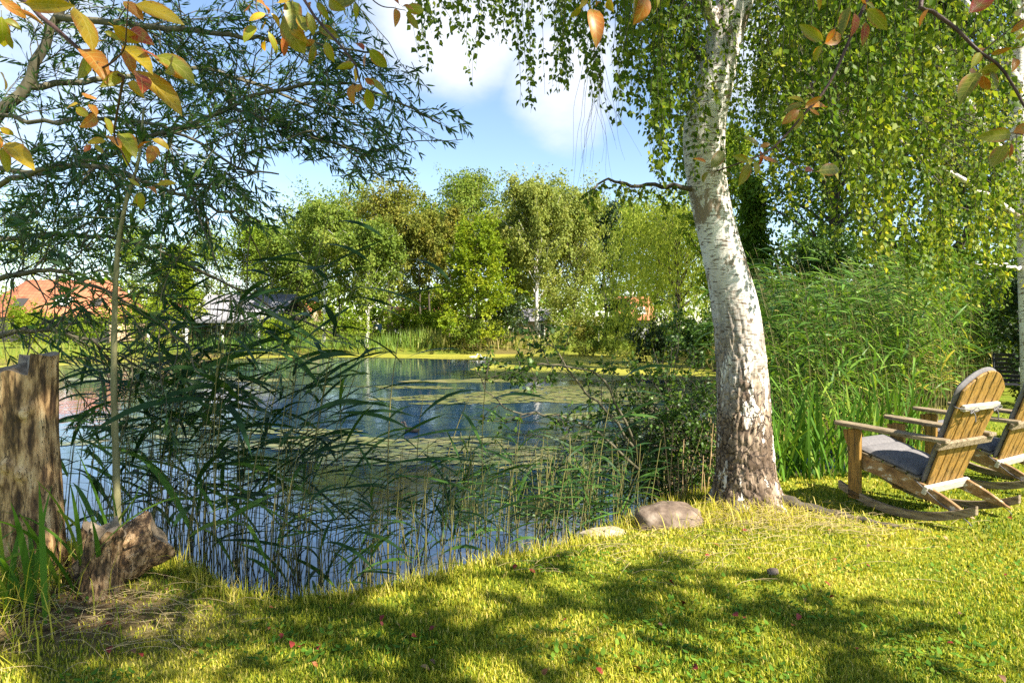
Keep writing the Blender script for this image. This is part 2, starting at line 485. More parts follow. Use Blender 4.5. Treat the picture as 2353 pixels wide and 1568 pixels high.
def birch_bark(name, zlo, zhi):
    """white paper bark with dark lenticels; brown corky plates towards the foot between zlo and zhi"""
    m, nt, N, L, b = new_mat(name)
    tc = N.new("ShaderNodeTexCoord")
    sep = N.new("ShaderNodeSeparateXYZ"); L.new(tc.outputs["Object"], sep.inputs[0])

    def nz(scale, stretch, detail=5, rough=.6):
        mp = N.new("ShaderNodeMapping"); mp.inputs["Scale"].default_value = stretch
        L.new(tc.outputs["Object"], mp.inputs["Vector"])
        n = N.new("ShaderNodeTexNoise"); n.inputs["Scale"].default_value = scale; n.inputs["Detail"].default_value = detail
        n.inputs["Roughness"].default_value = rough
        L.new(mp.outputs[0], n.inputs["Vector"])
        return n.outputs["Fac"]

    def mrange(src, a, c, lo=0., hi=1.):
        r = N.new("ShaderNodeMapRange"); r.interpolation_type = 'SMOOTHSTEP'
        r.inputs["From Min"].default_value = a; r.inputs["From Max"].default_value = c
        r.inputs["To Min"].default_value = lo; r.inputs["To Max"].default_value = hi
        L.new(src, r.inputs["Value"]); return r.outputs[0]

    def mixc(f, c1, c2):
        x = N.new("ShaderNodeMixRGB"); L.new(f, x.inputs["Fac"])
        for s, c in (("Color1", c1), ("Color2", c2)):
            if isinstance(c, tuple): x.inputs[s].default_value = (*c, 1)
            else: L.new(c, x.inputs[s])
        return x.outputs[0]
    white = mixc(mrange(nz(3, (1, 1, .8)), .35, .7), (.74, .71, .65), (.56, .51, .45))
    len_ = mrange(nz(16, (1, 1, 5.5), 3), .545, .61)
    white = mixc(len_, white, (.16, .12, .09))
    patch = mrange(nz(5.0, (1.2, 1.2, .7), 7, .7), .57, .61)
    white = mixc(patch, white, (.24, .18, .125))
    cork = mixc(mrange(nz(14, (1, 1, .35), 6), .38, .64), (.105, .07, .045), (.33, .245, .17))
    cork = mixc(mrange(nz(5, (2.2, 2.2, .7), 4), .56, .60), cork, (.66, .60, .52))
    wq = N.new("ShaderNodeTexNoise"); wq.inputs["Scale"].default_value = 7; wq.inputs["Detail"].default_value = 4
    L.new(tc.outputs["Object"], wq.inputs["Vector"])
    wm = N.new("ShaderNodeVectorMath"); wm.operation = 'MULTIPLY_ADD'; L.new(wq.outputs["Color"], wm.inputs[0]); wm.inputs[1].default_value = (.22, .22, .16); L.new(tc.outputs["Object"], wm.inputs[2])
    vm = N.new("ShaderNodeMapping"); vm.inputs["Scale"].default_value = (1, 1, .38); L.new(wm.outputs[0], vm.inputs["Vector"])
    vo = N.new("ShaderNodeTexVoronoi"); vo.feature = 'DISTANCE_TO_EDGE'; vo.inputs["Scale"].default_value = 21; L.new(vm.outputs[0], vo.inputs["Vector"])
    cork = mixc(mrange(vo.outputs["Distance"], .075, .03), cork, (.035, .024, .017))
    hz = N.new("ShaderNodeMath"); hz.operation = 'MULTIPLY_ADD'
    L.new(nz(3.0, (1.6, 1.6, .5), 6, .65), hz.inputs[0]); hz.inputs[1].default_value = (zhi - zlo) * 1.3
    L.new(sep.outputs["Z"], hz.inputs[2])
    f = mrange(hz.outputs[0], zlo + (zhi - zlo) * .55, zlo + (zhi - zlo) * 1.25)
    L.new(mixc(f, cork, white), b.inputs["Base Color"])
    b.inputs["Roughness"].default_value = .75
    b.inputs["Specular IOR Level"].default_value = .25
    bp = N.new("ShaderNodeBump"); bp.inputs["Strength"].default_value = .5; bp.inputs["Distance"].default_value = .01
    L.new(nz(30, (1, 1, .6), 6), bp.inputs["Height"]); L.new(bp.outputs[0], b.inputs["Normal"])
    return m


M['birch_near'] = birch_bark('birch_near', .95, 2.5)
M['birch_white'] = birch_bark('birch_white', -.2, .5)
M['wood_honey'] = noise_mat('wood_honey', [(.30, (.07, .045, .016)), (.42, (.20, .115, .028)), (.55, (.34, .185, .042)), (.68, (.27, .18, .055)), (.8, (.14, .12, .05))], 7, (5, 5, .7), .55, bump=.25, bscale=40)
M['wood_grey'] = noise_mat('wood_grey', [(.30, (.08, .055, .032)), (.5, (.23, .175, .105)), (.70, (.36, .29, .195))], 9, (6, .8, 6), .75, bump=.4, bscale=30)
M['wood_flaky'] = noise_mat('wood_flaky', [(.30, (.10, .055, .025)), (.50, (.27, .155, .065)), (.57, (.33, .22, .11)), (.61, (.55, .49, .40))], 11, (2, 1.2, 2), .7, bump=.5, bscale=20)
M['wood_pale'] = noise_mat('wood_pale', [(.3, (.36, .31, .24)), (.7, (.62, .57, .48))], 9, (1, 6, 6), .75, bump=.3)
M['cushion'] = noise_mat('cushion', [(.3, (.115, .108, .112)), (.7, (.19, .18, .18))], 60, (1, 1, 1), .95, bump=.3, bscale=300, bdist=.003)
M['stump'] = noise_mat('stump', [(.36, (.05, .028, .014)), (.45, (.17, .095, .04)), (.54, (.46, .28, .125)), (.68, (.66, .46, .24))], 8, (3.0, 3.0, .75), .75, bump=.7, bscale=12)
M['log'] = noise_mat('log', [(.36, (.035, .022, .012)), (.47, (.15, .085, .038)), (.56, (.36, .22, .105)), (.70, (.56, .39, .22))], 16, (2.2, 2.2, 1.1), .8, bump=.8, bscale=16)
M['log_face'] = noise_mat('log_face', [(.3, (.12, .085, .05)), (.7, (.32, .25, .17))], 22, (1, 1, .5), .8, bump=.4)
M['rock'] = noise_mat('rock', [(.3, (.07, .048, .034)), (.5, (.16, .115, .082)), (.62, (.23, .175, .13)), (.75, (.33, .28, .22))], 11, (1, 1, 1), .85, bump=.6, bscale=40)
M['stone_pale'] = noise_mat('stone_pale', [(.3, (.28, .22, .16)), (.7, (.46, .39, .30))], 9, (1, 1, 1), .85, bump=.4)
M['black_metal'] = noise_mat('black_metal', [(.3, (.012, .012, .014)), (.7, (.03, .03, .034))], 20, rough=.45)
M['feather'] = noise_mat('feather', [(.3, (.012, .011, .011)), (.7, (.04, .034, .03))], 30, rough=.7)
M['white_feather'] = noise_mat('white_feather', [(.3, (.6, .6, .58)), (.7, (.8, .8, .78))], 30, rough=.7)
M['bill'] = noise_mat('bill', [(.3, (.4, .05, .02)), (.7, (.5, .1, .03))], 30, rough=.5)
M['white_paint'] = noise_mat('white_paint', [(.3, (.62, .62, .60)), (.7, (.80, .80, .78))], 3, rough=.5)
M['brick'] = noise_mat('brick', [(.3, (.36, .25, .15)), (.7, (.52, .39, .26))], 14, (1, 1, 3), .85)
M['dark_wall'] = noise_mat('dark_wall', [(.3, (.025, .024, .022)), (.7, (.06, .056, .05))], 8, (4, 4, .5), .8)
M['grey_wall'] = noise_mat('grey_wall', [(.3, (.15, .15, .16)), (.7, (.24, .24, .25))], 5, rough=.8)
M['pane'] = noise_mat('pane', [(.4, (.02, .025, .03)), (.6, (.05, .06, .07))], 1, rough=.08, spec=.6)


def add_cracks(m, scale, stretch, lo, hi, col):
    nt = m.node_tree; N, L = nt.nodes, nt.links; b = N["Principled BSDF"]
    src = b.inputs["Base Color"].links[0].from_socket
    tc = N.new("ShaderNodeTexCoord"); mp = N.new("ShaderNodeMapping"); mp.inputs["Scale"].default_value = stretch; L.new(tc.outputs["Object"], mp.inputs["Vector"])
    n = N.new("ShaderNodeTexNoise"); n.inputs["Scale"].default_value = scale; n.inputs["Detail"].default_value = 5; n.inputs["Roughness"].default_value = .55; n.inputs["Distortion"].default_value = .35
    L.new(mp.outputs[0], n.inputs["Vector"])
    d = N.new("ShaderNodeMath"); d.operation = 'SUBTRACT'; L.new(n.outputs["Fac"], d.inputs[0]); d.inputs[1].default_value = .5
    a_ = N.new("ShaderNodeMath"); a_.operation = 'ABSOLUTE'; L.new(d.outputs[0], a_.inputs[0])
    r = N.new("ShaderNodeMapRange"); r.inputs["From Min"].default_value = hi; r.inputs["From Max"].default_value = lo; L.new(a_.outputs[0], r.inputs["Value"])
    x = N.new("ShaderNodeMixRGB"); L.new(r.outputs[0], x.inputs["Fac"]); L.new(src, x.inputs["Color1"]); x.inputs["Color2"].default_value = (*col, 1)
    L.new(x.outputs[0], b.inputs["Base Color"])


add_cracks(M['stump'], 26, (1, 1, .14), .004, .016, (.05, .03, .016))
add_cracks(M['log'], 34, (1, 1, .35), .006, .022, (.025, .016, .010))
add_cracks(M['wood_honey'], 30, (1.6, 1.6, .12), .004, .014, (.09, .06, .025))
add_cracks(M['wood_grey'], 30, (1.6, .12, 1.6), .004, .014, (.06, .045, .03))


def roof_mat(name, c0, c1, tile):
    m, nt, N, L, b = new_mat(name)
    tc = N.new("ShaderNodeTexCoord")
    w = N.new("ShaderNodeTexBrick")
    w.inputs["Scale"].default_value = tile; w.offset = 0.0
    w.inputs["Color1"].default_value = (*c0, 1); w.inputs["Color2"].default_value = (*c1, 1)
    w.inputs["Mortar"].default_value = tuple(x * .75 for x in c0) + (1,)
    w.inputs["Mortar Size"].default_value = .035
    w.inputs["Brick Width"].default_value = .5; w.inputs["Row Height"].default_value = .5
    mp = N.new("ShaderNodeMapping"); mp.inputs["Rotation"].default_value = (math.radians(90), 0, 0)
    L.new(tc.outputs["Object"], mp.inputs["Vector"]); L.new(mp.outputs[0], w.inputs["Vector"])
    nz = N.new("ShaderNodeTexNoise"); nz.inputs["Scale"].default_value = 1.3; nz.inputs["Detail"].default_value = 5
    L.new(tc.outputs["Object"], nz.inputs["Vector"])
    mx = N.new("ShaderNodeMixRGB"); mx.blend_type = 'MULTIPLY'; mx.inputs["Fac"].default_value = .7
    r = ramp(N, [(.3, (.55, .5, .5)), (.7, (1, 1, 1))]); L.new(nz.outputs["Fac"], r.inputs["Fac"])
    L.new(w.outputs["Color"], mx.inputs["Color1"]); L.new(r.outputs[0], mx.inputs["Color2"])
    L.new(mx.outputs[0], b.inputs["Base Color"]); b.inputs["Roughness"].default_value = .75
    return m


M['roof_orange'] = roof_mat('roof_orange', (.44, .15, .065), (.52, .20, .09), 1.6)
M['roof_grey'] = roof_mat('roof_grey', (.20, .20, .22), (.26, .26, .28), 1.2)


def soil_mat():
    m, nt, N, L, b = new_mat('lawn_soil')
    tc = N.new("ShaderNodeTexCoord")
    n1 = N.new("ShaderNodeTexNoise"); n1.inputs["Scale"].default_value = 1.1; n1.inputs["Detail"].default_value = 6
    n2 = N.new("ShaderNodeTexNoise"); n2.inputs["Scale"].default_value = 28; n2.inputs["Detail"].default_value = 6
    for n in (n1, n2): L.new(tc.outputs["Object"], n.inputs["Vector"])
    r1 = ramp(N, [(.3, (.09, .14, .010)), (.6, (.18, .20, .02)), (.8, (.26, .20, .05))])
    L.new(n1.outputs["Fac"], r1.inputs["Fac"])
    at = N.new("ShaderNodeAttribute"); at.attribute_name = "tint"
    r2 = ramp(N, [(.3, (.035, .024, .013)), (.55, (.13, .085, .04)), (.8, (.26, .18, .085))])
    L.new(n2.outputs["Fac"], r2.inputs["Fac"])
    mx = N.new("ShaderNodeMixRGB"); L.new(at.outputs["Fac"], mx.inputs["Fac"])
    L.new(r1.outputs[0], mx.inputs["Color1"]); L.new(r2.outputs[0], mx.inputs["Color2"])
    L.new(mx.outputs[0], b.inputs["Base Color"])
    b.inputs["Roughness"].default_value = .95; b.inputs["Specular IOR Level"].default_value = .1
    bp = N.new("ShaderNodeBump"); bp.inputs["Strength"].default_value = .8; bp.inputs["Distance"].default_value = .02
    L.new(n2.outputs["Fac"], bp.inputs["Height"]); L.new(bp.outputs[0], b.inputs["Normal"])
    return m


M['soil'] = soil_mat()


def water_mat():
    m, nt, N, L, b = new_mat('pond_water')
    b.inputs["Base Color"].default_value = (.006, .028, .072, 1)  # blue in the base colour fills in for reflected sky
    b.inputs["Roughness"].default_value = .03
    b.inputs["IOR"].default_value = 1.7
    b.inputs["Specular IOR Level"].default_value = .8
    tc = N.new("ShaderNodeTexCoord")
    hs = []
    for sc, st, w in ((1.6, (1, .45, 1), .5), (9.0, (1, .5, 1), .16)):
        mp = N.new("ShaderNodeMapping"); mp.inputs["Scale"].default_value = st
        L.new(tc.outputs["Object"], mp.inputs["Vector"])
        n = N.new("ShaderNodeTexNoise"); n.inputs["Scale"].default_value = sc; n.inputs["Detail"].default_value = 3
        L.new(mp.outputs[0], n.inputs["Vector"])
        k = N.new("ShaderNodeMath"); k.operation = 'MULTIPLY'; k.inputs[1].default_value = w
        L.new(n.outputs["Fac"], k.inputs[0]); hs.append(k.outputs[0])
    s = N.new("ShaderNodeMath"); L.new(hs[0], s.inputs[0]); L.new(hs[1], s.inputs[1])
    bp = N.new("ShaderNodeBump"); bp.inputs["Strength"].default_value = .30; bp.inputs["Distance"].default_value = .06
    L.new(s.outputs[0], bp.inputs["Height"]); L.new(bp.outputs[0], b.inputs["Normal"])
    return m


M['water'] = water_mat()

# ------------------------------------------------------------------ the setting: ground and pond
POND = np.array([(-9, 8), (-6, 6.3), (-4.2, 5.1), (-2.9, 4.35), (-2.2, 3.95), (-1.75, 3.72), (-1.4, 3.42), (-.95, 3.44), (-.5, 3.68), (-.2, 3.95),
                 (.3, 4.25), (.64, 4.55), (.98, 4.95), (1.45, 5.5), (2.1, 6.0), (2.6, 6.25), (3.2, 6.45), (4.2, 7.3), (5.3, 8.8), (6.4, 11), (7.5, 15),
                 (8, 20), (8.3, 27), (9.5, 36), (9, 43), (5, 46), (-2, 46.5), (-10, 45.5), (-17, 41), (-23, 33), (-26, 24), (-24, 15), (-16, 10)], float)
POND = spline(np.concatenate([POND, POND[:1]]), 130)[:-1]
WATER_Z = -0.40


def shore(x, y):
    """signed distance to the pond's brow: positive on land"""
    x = np.asarray(x, float); y = np.asarray(y, float)
    best = np.full(np.broadcast(x, y).shape, 1e9)
    for a, b in zip(POND, np.roll(POND, -1, 0)):
        d = b - a
        t = np.clip(((x - a[0]) * d[0] + (y - a[1]) * d[1]) / (d @ d), 0, 1)
        best = np.minimum(best, (x - a[0] - t * d[0]) ** 2 + (y - a[1] - t * d[1]) ** 2)
    s = np.sqrt(best)
    return np.where(in_poly(x, y, POND), -s, s)


def ground_z(x, y, s=None):
    x = np.asarray(x, float); y = np.asarray(y, float)
    if s is None: s = shore(x, y)
    land = -.05 + .05 * smooth01(0, .5, s) + .6 * smooth01(3, 60, s)
    bed = -.05 - .43 * smooth01(0, .22, -s) - .9 * smooth01(.2, 4, -s)
    z = np.where(s >= 0, land, bed)
    z = z + np.where(s > -.05, 1, 0) * .045 * (vnoise(x, y, .9, 3) - .5) * smooth01(0, .6, s)
    z = z + .06 * np.exp(-((x - 1.72) ** 2 + (y - 5.0) ** 2) / .3)
    z = z + .10 * np.exp(-((x + 2.0) ** 2 + (y - 3.3) ** 2) / .35)
    return z


def gz(x, y):
    return float(ground_z(np.array([x]), np.array([y]))[0])


def axis_coords(lo, hi, far, fine, grow_):
    a = list(np.arange(lo, hi, fine))
    st = fine
    while a[-1] < far:
        st *= grow_; a.append(a[-1] + st)
    st = fine; b = [lo]
    while b[-1] > -far:
        st *= grow_; b.append(b[-1] - st)
    return np.array(sorted(b[1:]) + a)


gx = axis_coords(-3.6, 4.6, 1500, .06, 1.10)
gy = axis_coords(2.0, 7.4, 1500, .06, 1.10)
GX, GY = np.meshgrid(gx, gy)
S = shore(GX, GY)
GZ = ground_z(GX, GY, S)
nx, ny = len(gx), len(gy)
ii, jj = np.meshgrid(np.arange(nx - 1), np.arange(ny - 1))
q = (jj * nx + ii).ravel()
bare = np.clip(smooth01(.06, -.08, S) + 1.1 * np.exp(-((GX + 1.95) ** 2 / .7 + (GY - 2.98) ** 2 / .25)) + .6 * np.exp(-((GX - 1.72) ** 2 + (GY - 4.75) ** 2) / .13), 0, 1)
bare = np.where(GY > 30, np.where(S > .3, 0, bare), bare)
ga = Acc().add(np.stack([GX, GY, GZ], -1), None, np.stack([q, q + 1, q + nx + 1, q + nx], 1), bare.ravel())
ground = link('ground', ga.mesh('ground', True), M['soil'])
tag(ground, 'sunlit mown lawn and banks around the pond', 'lawn', kind='structure')

pv = []
wa = Acc()
rim = POND + unit(POND - POND.mean(0)) * .5
wa.add(np.column_stack([np.concatenate([rim, [POND.mean(0)]]), np.full(len(rim) + 1, WATER_Z)]),
       [[i, (i + 1) % len(rim), len(rim)] for i in range(len(rim))])
# a rectangle is safer than the fan where the shore is concave: the banks hide its margin
wx = np.array([-28.0, 10.5]); wy = np.array([3.0, 47.5])
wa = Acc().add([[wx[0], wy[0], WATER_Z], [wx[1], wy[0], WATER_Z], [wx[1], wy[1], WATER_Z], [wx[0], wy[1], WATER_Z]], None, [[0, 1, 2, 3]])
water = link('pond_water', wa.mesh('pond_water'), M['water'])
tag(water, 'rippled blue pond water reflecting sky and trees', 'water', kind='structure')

# ------------------------------------------------------------------ buildings across the pond
def prism(acc, pts2, x0, x1, tint=.5):
    """outline (y,z) extruded along x"""
    n = len(pts2)
    V = [(x0, y, z) for y, z in pts2] + [(x1, y, z) for y, z in pts2]
    acc.add(V, None, None, tint)
    b = acc.n - 2 * n
    for i in range(n):
        j = (i + 1) % n
        acc.Q.append(np.array([[b + i, b + j, b + n + j, b + n + i]]))
    for i in range(1, n - 1):
        acc.T.append(np.array([[b, b + i + 1, b + i], [b + n, b + n + i, b + n + i + 1]]))


def boxm(name, lo, hi, bevel=0.0):
    bm = bmesh.new()
    bmesh.ops.create_cube(bm, size=1)
    lo = np.array(lo); hi = np.array(hi)
    for v in bm.verts:
        c = np.array(v.co) + .5
        v.co = lo + c * (hi - lo)
    if bevel:
        bmesh.ops.bevel(bm, geom=bm.edges[:], offset=bevel, segments=1, affect='EDGES')
    me = bpy.data.meshes.new(name); bm.to_mesh(me); bm.free()
    return me


def house(name, label, x, y, z, w, d, eave, ridge, rz, wall, roof, windows=(), hip=0.0, over=.35, dormers=(), gable_face=False, chimney=None):
    """w along x, the ridge runs along x; windows = (x, z, w, h, kind) on the side facing the pond (-y)"""
    r = empty(name, (x, y, z), rz)
    tag(r, label, 'house')
    a = Acc()
    prism(a, [(-d / 2, -1.0), (d / 2, -1.0), (d / 2, eave), (0, ridge - .12 if not hip else eave + .05), (-d / 2, eave)], -w / 2, w / 2)
    link('wall', a.mesh('wall'), wall, r)
    a = Acc()
    k = (ridge - eave) / (d / 2)
    eo = eave - k * over
    hw = w / 2 + over
    t = .12
    top = [(-hw, -d / 2 - over, eo), (hw, -d / 2 - over, eo), (hw, d / 2 + over, eo), (-hw, d / 2 + over, eo), (-hw + hip, 0, ridge), (hw - hip, 0, ridge)]
    V = [(p[0], p[1], p[2] + t) for p in top] + top
    Q = [[0, 1, 5, 4], [2, 3, 4, 5], [0, 6, 7, 1], [2, 8, 9, 3], [7, 6, 10, 11], [9, 8, 11, 10]]
    T = [[1, 2, 5], [3, 0, 4]]
    if hip:
        T += [[7, 11, 8], [9, 10, 6]]; Q += [[1, 7, 8, 2], [3, 9, 6, 0]]
    else:
        T = []; Q += [[1, 7, 11, 5], [2, 5, 11, 8], [3, 4, 10, 9], [0, 6, 10, 4]]
    a.add(V, T, Q)
    ro = link('roof', a.mesh('roof'), roof, r)
    for (wx, wz, ww, wh, kind) in windows:
        f = link('door' if kind == 'door' else 'window', boxm('frame', (wx - ww / 2, -d / 2 - .06, wz), (wx + ww / 2, -d / 2 + .05, wz + wh)), M['white_paint'], r)
        nn = 2 if ww > .7 else 1
        for i in range(nn):
            x0 = wx - ww / 2 + .08 + i * (ww - .08) / nn
            link('pane', boxm('pane', (x0, -d / 2 - .075, wz + .09), (x0 + (ww - .08) / nn - .08, -d / 2 - .062, wz + wh - .09)), M['pane'], f)
    for (wx, f0, ww, kind) in dormers:      # roof windows lying in the slope, f0 = how far up
        y0 = -(d / 2 + over) * (1 - f0); z0 = eo + (ridge - eo) * f0 + t
        s = bpy.data.objects.new('roof_window', boxm('roof_window', (-ww / 2, -.6, 0), (ww / 2, .6, .07)))
        s.data.materials.append(M['white_paint'] if kind else M['dark_wall'])
        COL.objects.link(s); s.parent = ro
        s.location = (wx, y0, z0); s.rotation_euler = (math.atan2(ridge - eo, d / 2 + over), 0, 0)
    if chimney:
        link('chimney', boxm('chimney', (chimney - .3, -.3, ridge - .6), (chimney + .3, .3, ridge + .8)), M['brick'], ro)
    return r


def at(px, Y):
    return (px - 1176.0) / FPX * Y


zf = lambda x, y: gz(x, y)
house('brick_house', 'house with wide orange tiled hip roof behind the willow leaves', at(160, 62), 62, .3, 11.5, 8, 2.2, 5.3, .12, M['brick'], M['roof_orange'],
      [(-3, .7, 1.2, 1.2, 'w'), (0, .7, 1.2, 1.2, 'w'), (3, .7, 1.2, 1.2, 'w')], hip=2.6, dormers=[(-2.6, .35, .9, 0), (.8, .38, 1.3, 1), (3.6, .36, .8, 0)])
hb = house('gabled_house', 'white gabled house with steep grey roof and dark veranda', at(580, 52), 52, .3, 6.6, 5.2, 1.75, 3.5, -.18, M['dark_wall'], M['roof_grey'],
           [(1.6, .1, .8, 1.45, 'door'), (2.7, .5, .7, .9, 'w'), (-1.2, .6, 1.0, .8, 'w')], over=.3)
link('veranda_roof', boxm('veranda_roof', (-5.6, -4.6, 1.42), (3.4, -2.5, 1.55)), M['grey_wall'], hb)
for vx in (-5.4, -2.4, .4, 3.2):
    link('veranda_post', boxm('veranda_post', (vx - .06, -4.5, -.6), (vx + .06, -4.38, 1.42)), M['white_paint'], hb)
g = Acc(); prism(g, [(-2.95, 1.48), (0, 3.55), (2.95, 1.48), (2.95, 1.70), (0, 3.78), (-2.95, 1.70)], -3.68, -3.58)
link('bargeboard', g.mesh('bargeboard'), M['white_paint'], hb)
g = Acc(); prism(g, [(-2.5, 1.0), (2.5, 1.0), (2.5, 1.75), (0, 3.35), (-2.5, 1.75)], -3.36, -3.315)
link('gable', g.mesh('gable'), M['white_paint'], hb)
house('orange_roof_house', 'low orange roofed house behind the white gabled house', at(560, 74), 74, .4, 15, 7, 1.7, 4.0, .05, M['brick'], M['roof_orange'], [(-5, .3, 1.2, 1.1, 'w')])
house('yellow_brick_house', 'yellow brick house with white windows behind the birch trunks', at(965, 66), 66, .3, 5.6, 7, 2.3, 3.0, .06, M['brick'], M['roof_orange'],
      [(-2.0, .6, 1.1, 1.2, 'w'), (-.2, .6, 1.1, 1.2, 'w'), (1.7, .6, 1.1, 1.2, 'w')], chimney=2)
house('garden_shed', 'small brown shed under the big weeping birch', at(1222, 58), 58, .2, 2.6, 2.6, 1.9, 2.7, .1, M['brick'], M['roof_grey'], [(.5, 0, .8, 1.6, 'door')])
house('red_roof_house', 'house with bright red roof beside the yellow weeping willow', at(1452, 60), 60, .3, 2.6, 6, 1.9, 3.7, -.1, M['grey_wall'], M['roof_orange'],
      [(-.6, .6, 1.0, 1.0, 'w')], dormers=[(.6, .35, .7, 1)])

fr = empty('white_railing', (at(1354, 55), 55, .3)); tag(fr, 'white painted railing in front of the red roofed house', 'fence')
for i in range(4):
    link('rail', boxm('rail', (-.75, -.03, .75 + i * .24), (.75, .03, .84 + i * .24)), M['white_paint'], fr)
for x in (-.75, 0, .75):
    link('post', boxm('post', (x - .05, -.09, -.4), (x + .05, -.031, 1.72)), M['white_paint'], fr)
fb = empty('board_fence', (at(120, 55), 55, .2), .05); tag(fb, 'dark vertical board fence below the orange hip roof', 'fence')
for i in range(30):
    link('board', boxm('board', (-4.5 + i * .3, -.02, -.3), (-4.5 + i * .3 + .28, .02 + .01 * (i % 2), 1.85 + .03 * math.sin(i * 2.1))), M['dark_wall'], fb)


# ------------------------------------------------------------------ trees
def make_tree(name, label, base, H, R, leaf, bark, n_limb=48, n_twig=16, n_leaf=21, size=.215, t0=.25, elev=45, droop=.25, twig_len=.28,
              profile='birch', shape='spray', lean=(0, 0), rad=None, seed=1, cat='tree', group=None, hang=.6, limb_droop=.04, spread_=.15, trunks=1, tri_twigs=False):
    rng = np.random.default_rng(seed)
    R = R * 1.12
    base = np.array(base, float)
    root = empty(name, tuple(base)); tag(root, label, cat, group)
    rad = rad or H * .014
    ta, la, starts_all = Acc(), Acc(), []
    for tk in range(trunks):
        off = np.array([(tk - (trunks - 1) / 2) * .8 * rad * 6, rng.normal() * rad * 2, 0]) if trunks > 1 else np.zeros(3)
        K = 12
        u = np.linspace(0, 1, K)
        wig = np.cumsum(rng.normal(size=(K, 2)), 0) * H * .008
        tp = np.column_stack([off[0] + lean[0] * H * u ** 1.3 + wig[:, 0] + off[0] * u * 2, off[1] + lean[1] * H * u ** 1.3 + wig[:, 1], -.4 + (H * .94 + .4) * u])
        tr = rad * (1 - u * .93) + rad * .5 * np.exp(-u * 18)
        tube(ta, tp, tr, 9)
        nl = n_limb // trunks
        uu = t0 + (.96 - t0) * np.sqrt(np.linspace(0.02, 1, nl)) if profile != 'maple' else t0 + (.96 - t0) * np.round(np.linspace(0, 1, nl) * 6) / 6
        v = (uu - t0) / (1 - t0)
        if profile == 'birch': pr = np.sin(np.pi * np.clip(v * .80 + .16, 0, 1)) ** .8
        elif profile == 'round': pr = np.sqrt(np.clip(1 - (2 * v * .93 - .72) ** 2 / 1.35, .05, 1))
        elif profile == 'cone': pr = (1 - v) * .95 + .06
        elif profile == 'maple': pr = np.clip(1.02 - .72 * v ** 1.6, .1, 1)
        else: pr = np.clip(np.sin(np.pi * (v * .75 + .2)), .1, 1)
        az = np.arange(nl) * 2.39996 + rng.uniform(0, 6) + rng.normal(size=nl) * .3
        el = np.radians(elev + 25 * v + rng.normal(size=nl) * 8)
        d = np.stack([np.cos(az) * np.cos(el), np.sin(az) * np.cos(el), np.sin(el)], 1)
        L = R * pr * rng.uniform(.72, 1.12, nl) / np.maximum(np.cos(el), .55)
        p0 = np.stack([np.interp(uu, u, tp[:, i]) for i in range(3)], 1)
        limbs = grow(p0, d, L, 8, limb_droop, .10, rng)
        for b, l, vv in zip(limbs, L, uu):
            tube(ta, b, np.linspace(max(.012, rad * .33 * (1.1 - vv) + rad * .05), .008, 8), 5, cap=False)
        s, tg = spread(limbs, n_twig, .22, 1.0, rng)
        td = unit(tg * .7 + rnd_dirs(len(s), rng) * .9 + np.array([0, 0, .15 - .2 * hang]))
        tl = R * twig_len * rng.uniform(.5, 1.3, len(s))
        tw = grow(s, td, tl, 6, droop, .10, rng)
        if tri_twigs: thin_tubes(ta, tw, .006, .002)
        lp, lt = spread(tw, n_leaf, .1, 1.0, rng)
        lp = lp + rng.normal(size=lp.shape) * spread_ * R * .35
        ax = unit(lt * .6 + rnd_dirs(len(lp), rng) * .8 + np.array([0, 0, -hang]))
        tw_t = np.repeat(rng.uniform(0, 1, len(s)), n_leaf)
        limb_t = np.repeat(np.repeat(rng.uniform(0, 1, nl), n_twig), n_leaf)
        tint = np.clip(.40 * tw_t + .35 * limb_t + .25 * rng.uniform(0, 1, len(lp)), 0, 1)
        add_leaves(la, lp, ax, size * rng.uniform(.6, 1.3, len(lp)), shape, tint, leaf_frames(ax, rng))
    link('trunk', ta.mesh('trunk', True), M[bark], root)
    c = link('crown', la.mesh('crown'), M[leaf], root)
    return root


def far_tree(px, Y, top_py, half_w_px, name, label, leaf, bark, **kw):
    x = at(px, Y); z = gz(x, Y)
    H = CAMH + (755 - top_py) / FPX * Y - z
    return make_tree(name, label, (x, Y, z), H, half_w_px / FPX * Y, leaf, bark, **kw)


far_tree(742, 49, 492, 78, 'birch_tree', 'thin pale birch with wispy top beside the grey gabled house', 'leaf_olive', 'birch_white', seed=1, t0=.22, n_limb=44, hang=.9, droop=.35, rad=.13)
far_tree(842, 48, 540, 70, 'birch_tree', 'olive birch with leaning white trunk at the pond edge', 'leaf_olive', 'birch_white', seed=2, t0=.2, hang=.8, droop=.35, lean=(.01, 0), rad=.15)
far_tree(895, 54, 466, 78, 'birch_tree', 'round topped birch on a dark forked trunk', 'leaf_gold', 'bark_dark', seed=3, t0=.34, hang=.7, droop=.3, rad=.2, profile='round', n_leaf=15)
far_tree(992, 54, 505, 62, 'birch_tree', 'brown tinged birch with three thin trunks before the yellow brick house', 'leaf_gold', 'bark_dark', seed=4, t0=.30, hang=.8, droop=.3, trunks=3, n_limb=48, rad=.12)
far_tree(1075, 63, 424, 72, 'birch_tree', 'tall windswept birch rising behind the yellow maple', 'leaf_olive', 'birch_white', seed=5, t0=.4, hang=.5, droop=.25, lean=(.03, 0), rad=.2, n_leaf=20)
far_tree(1095, 47, 502, 92, 'maple_tree', 'yellow green maple with layered boughs reaching down to the water', 'leaf_maple', 'bark_dark', seed=6, t0=.14, elev=6, hang=.1, droop=.03, profile='maple', twig_len=.30, shape='kite', n_limb=58, n_leaf=18, size=.19, rad=.16, spread_=.05)
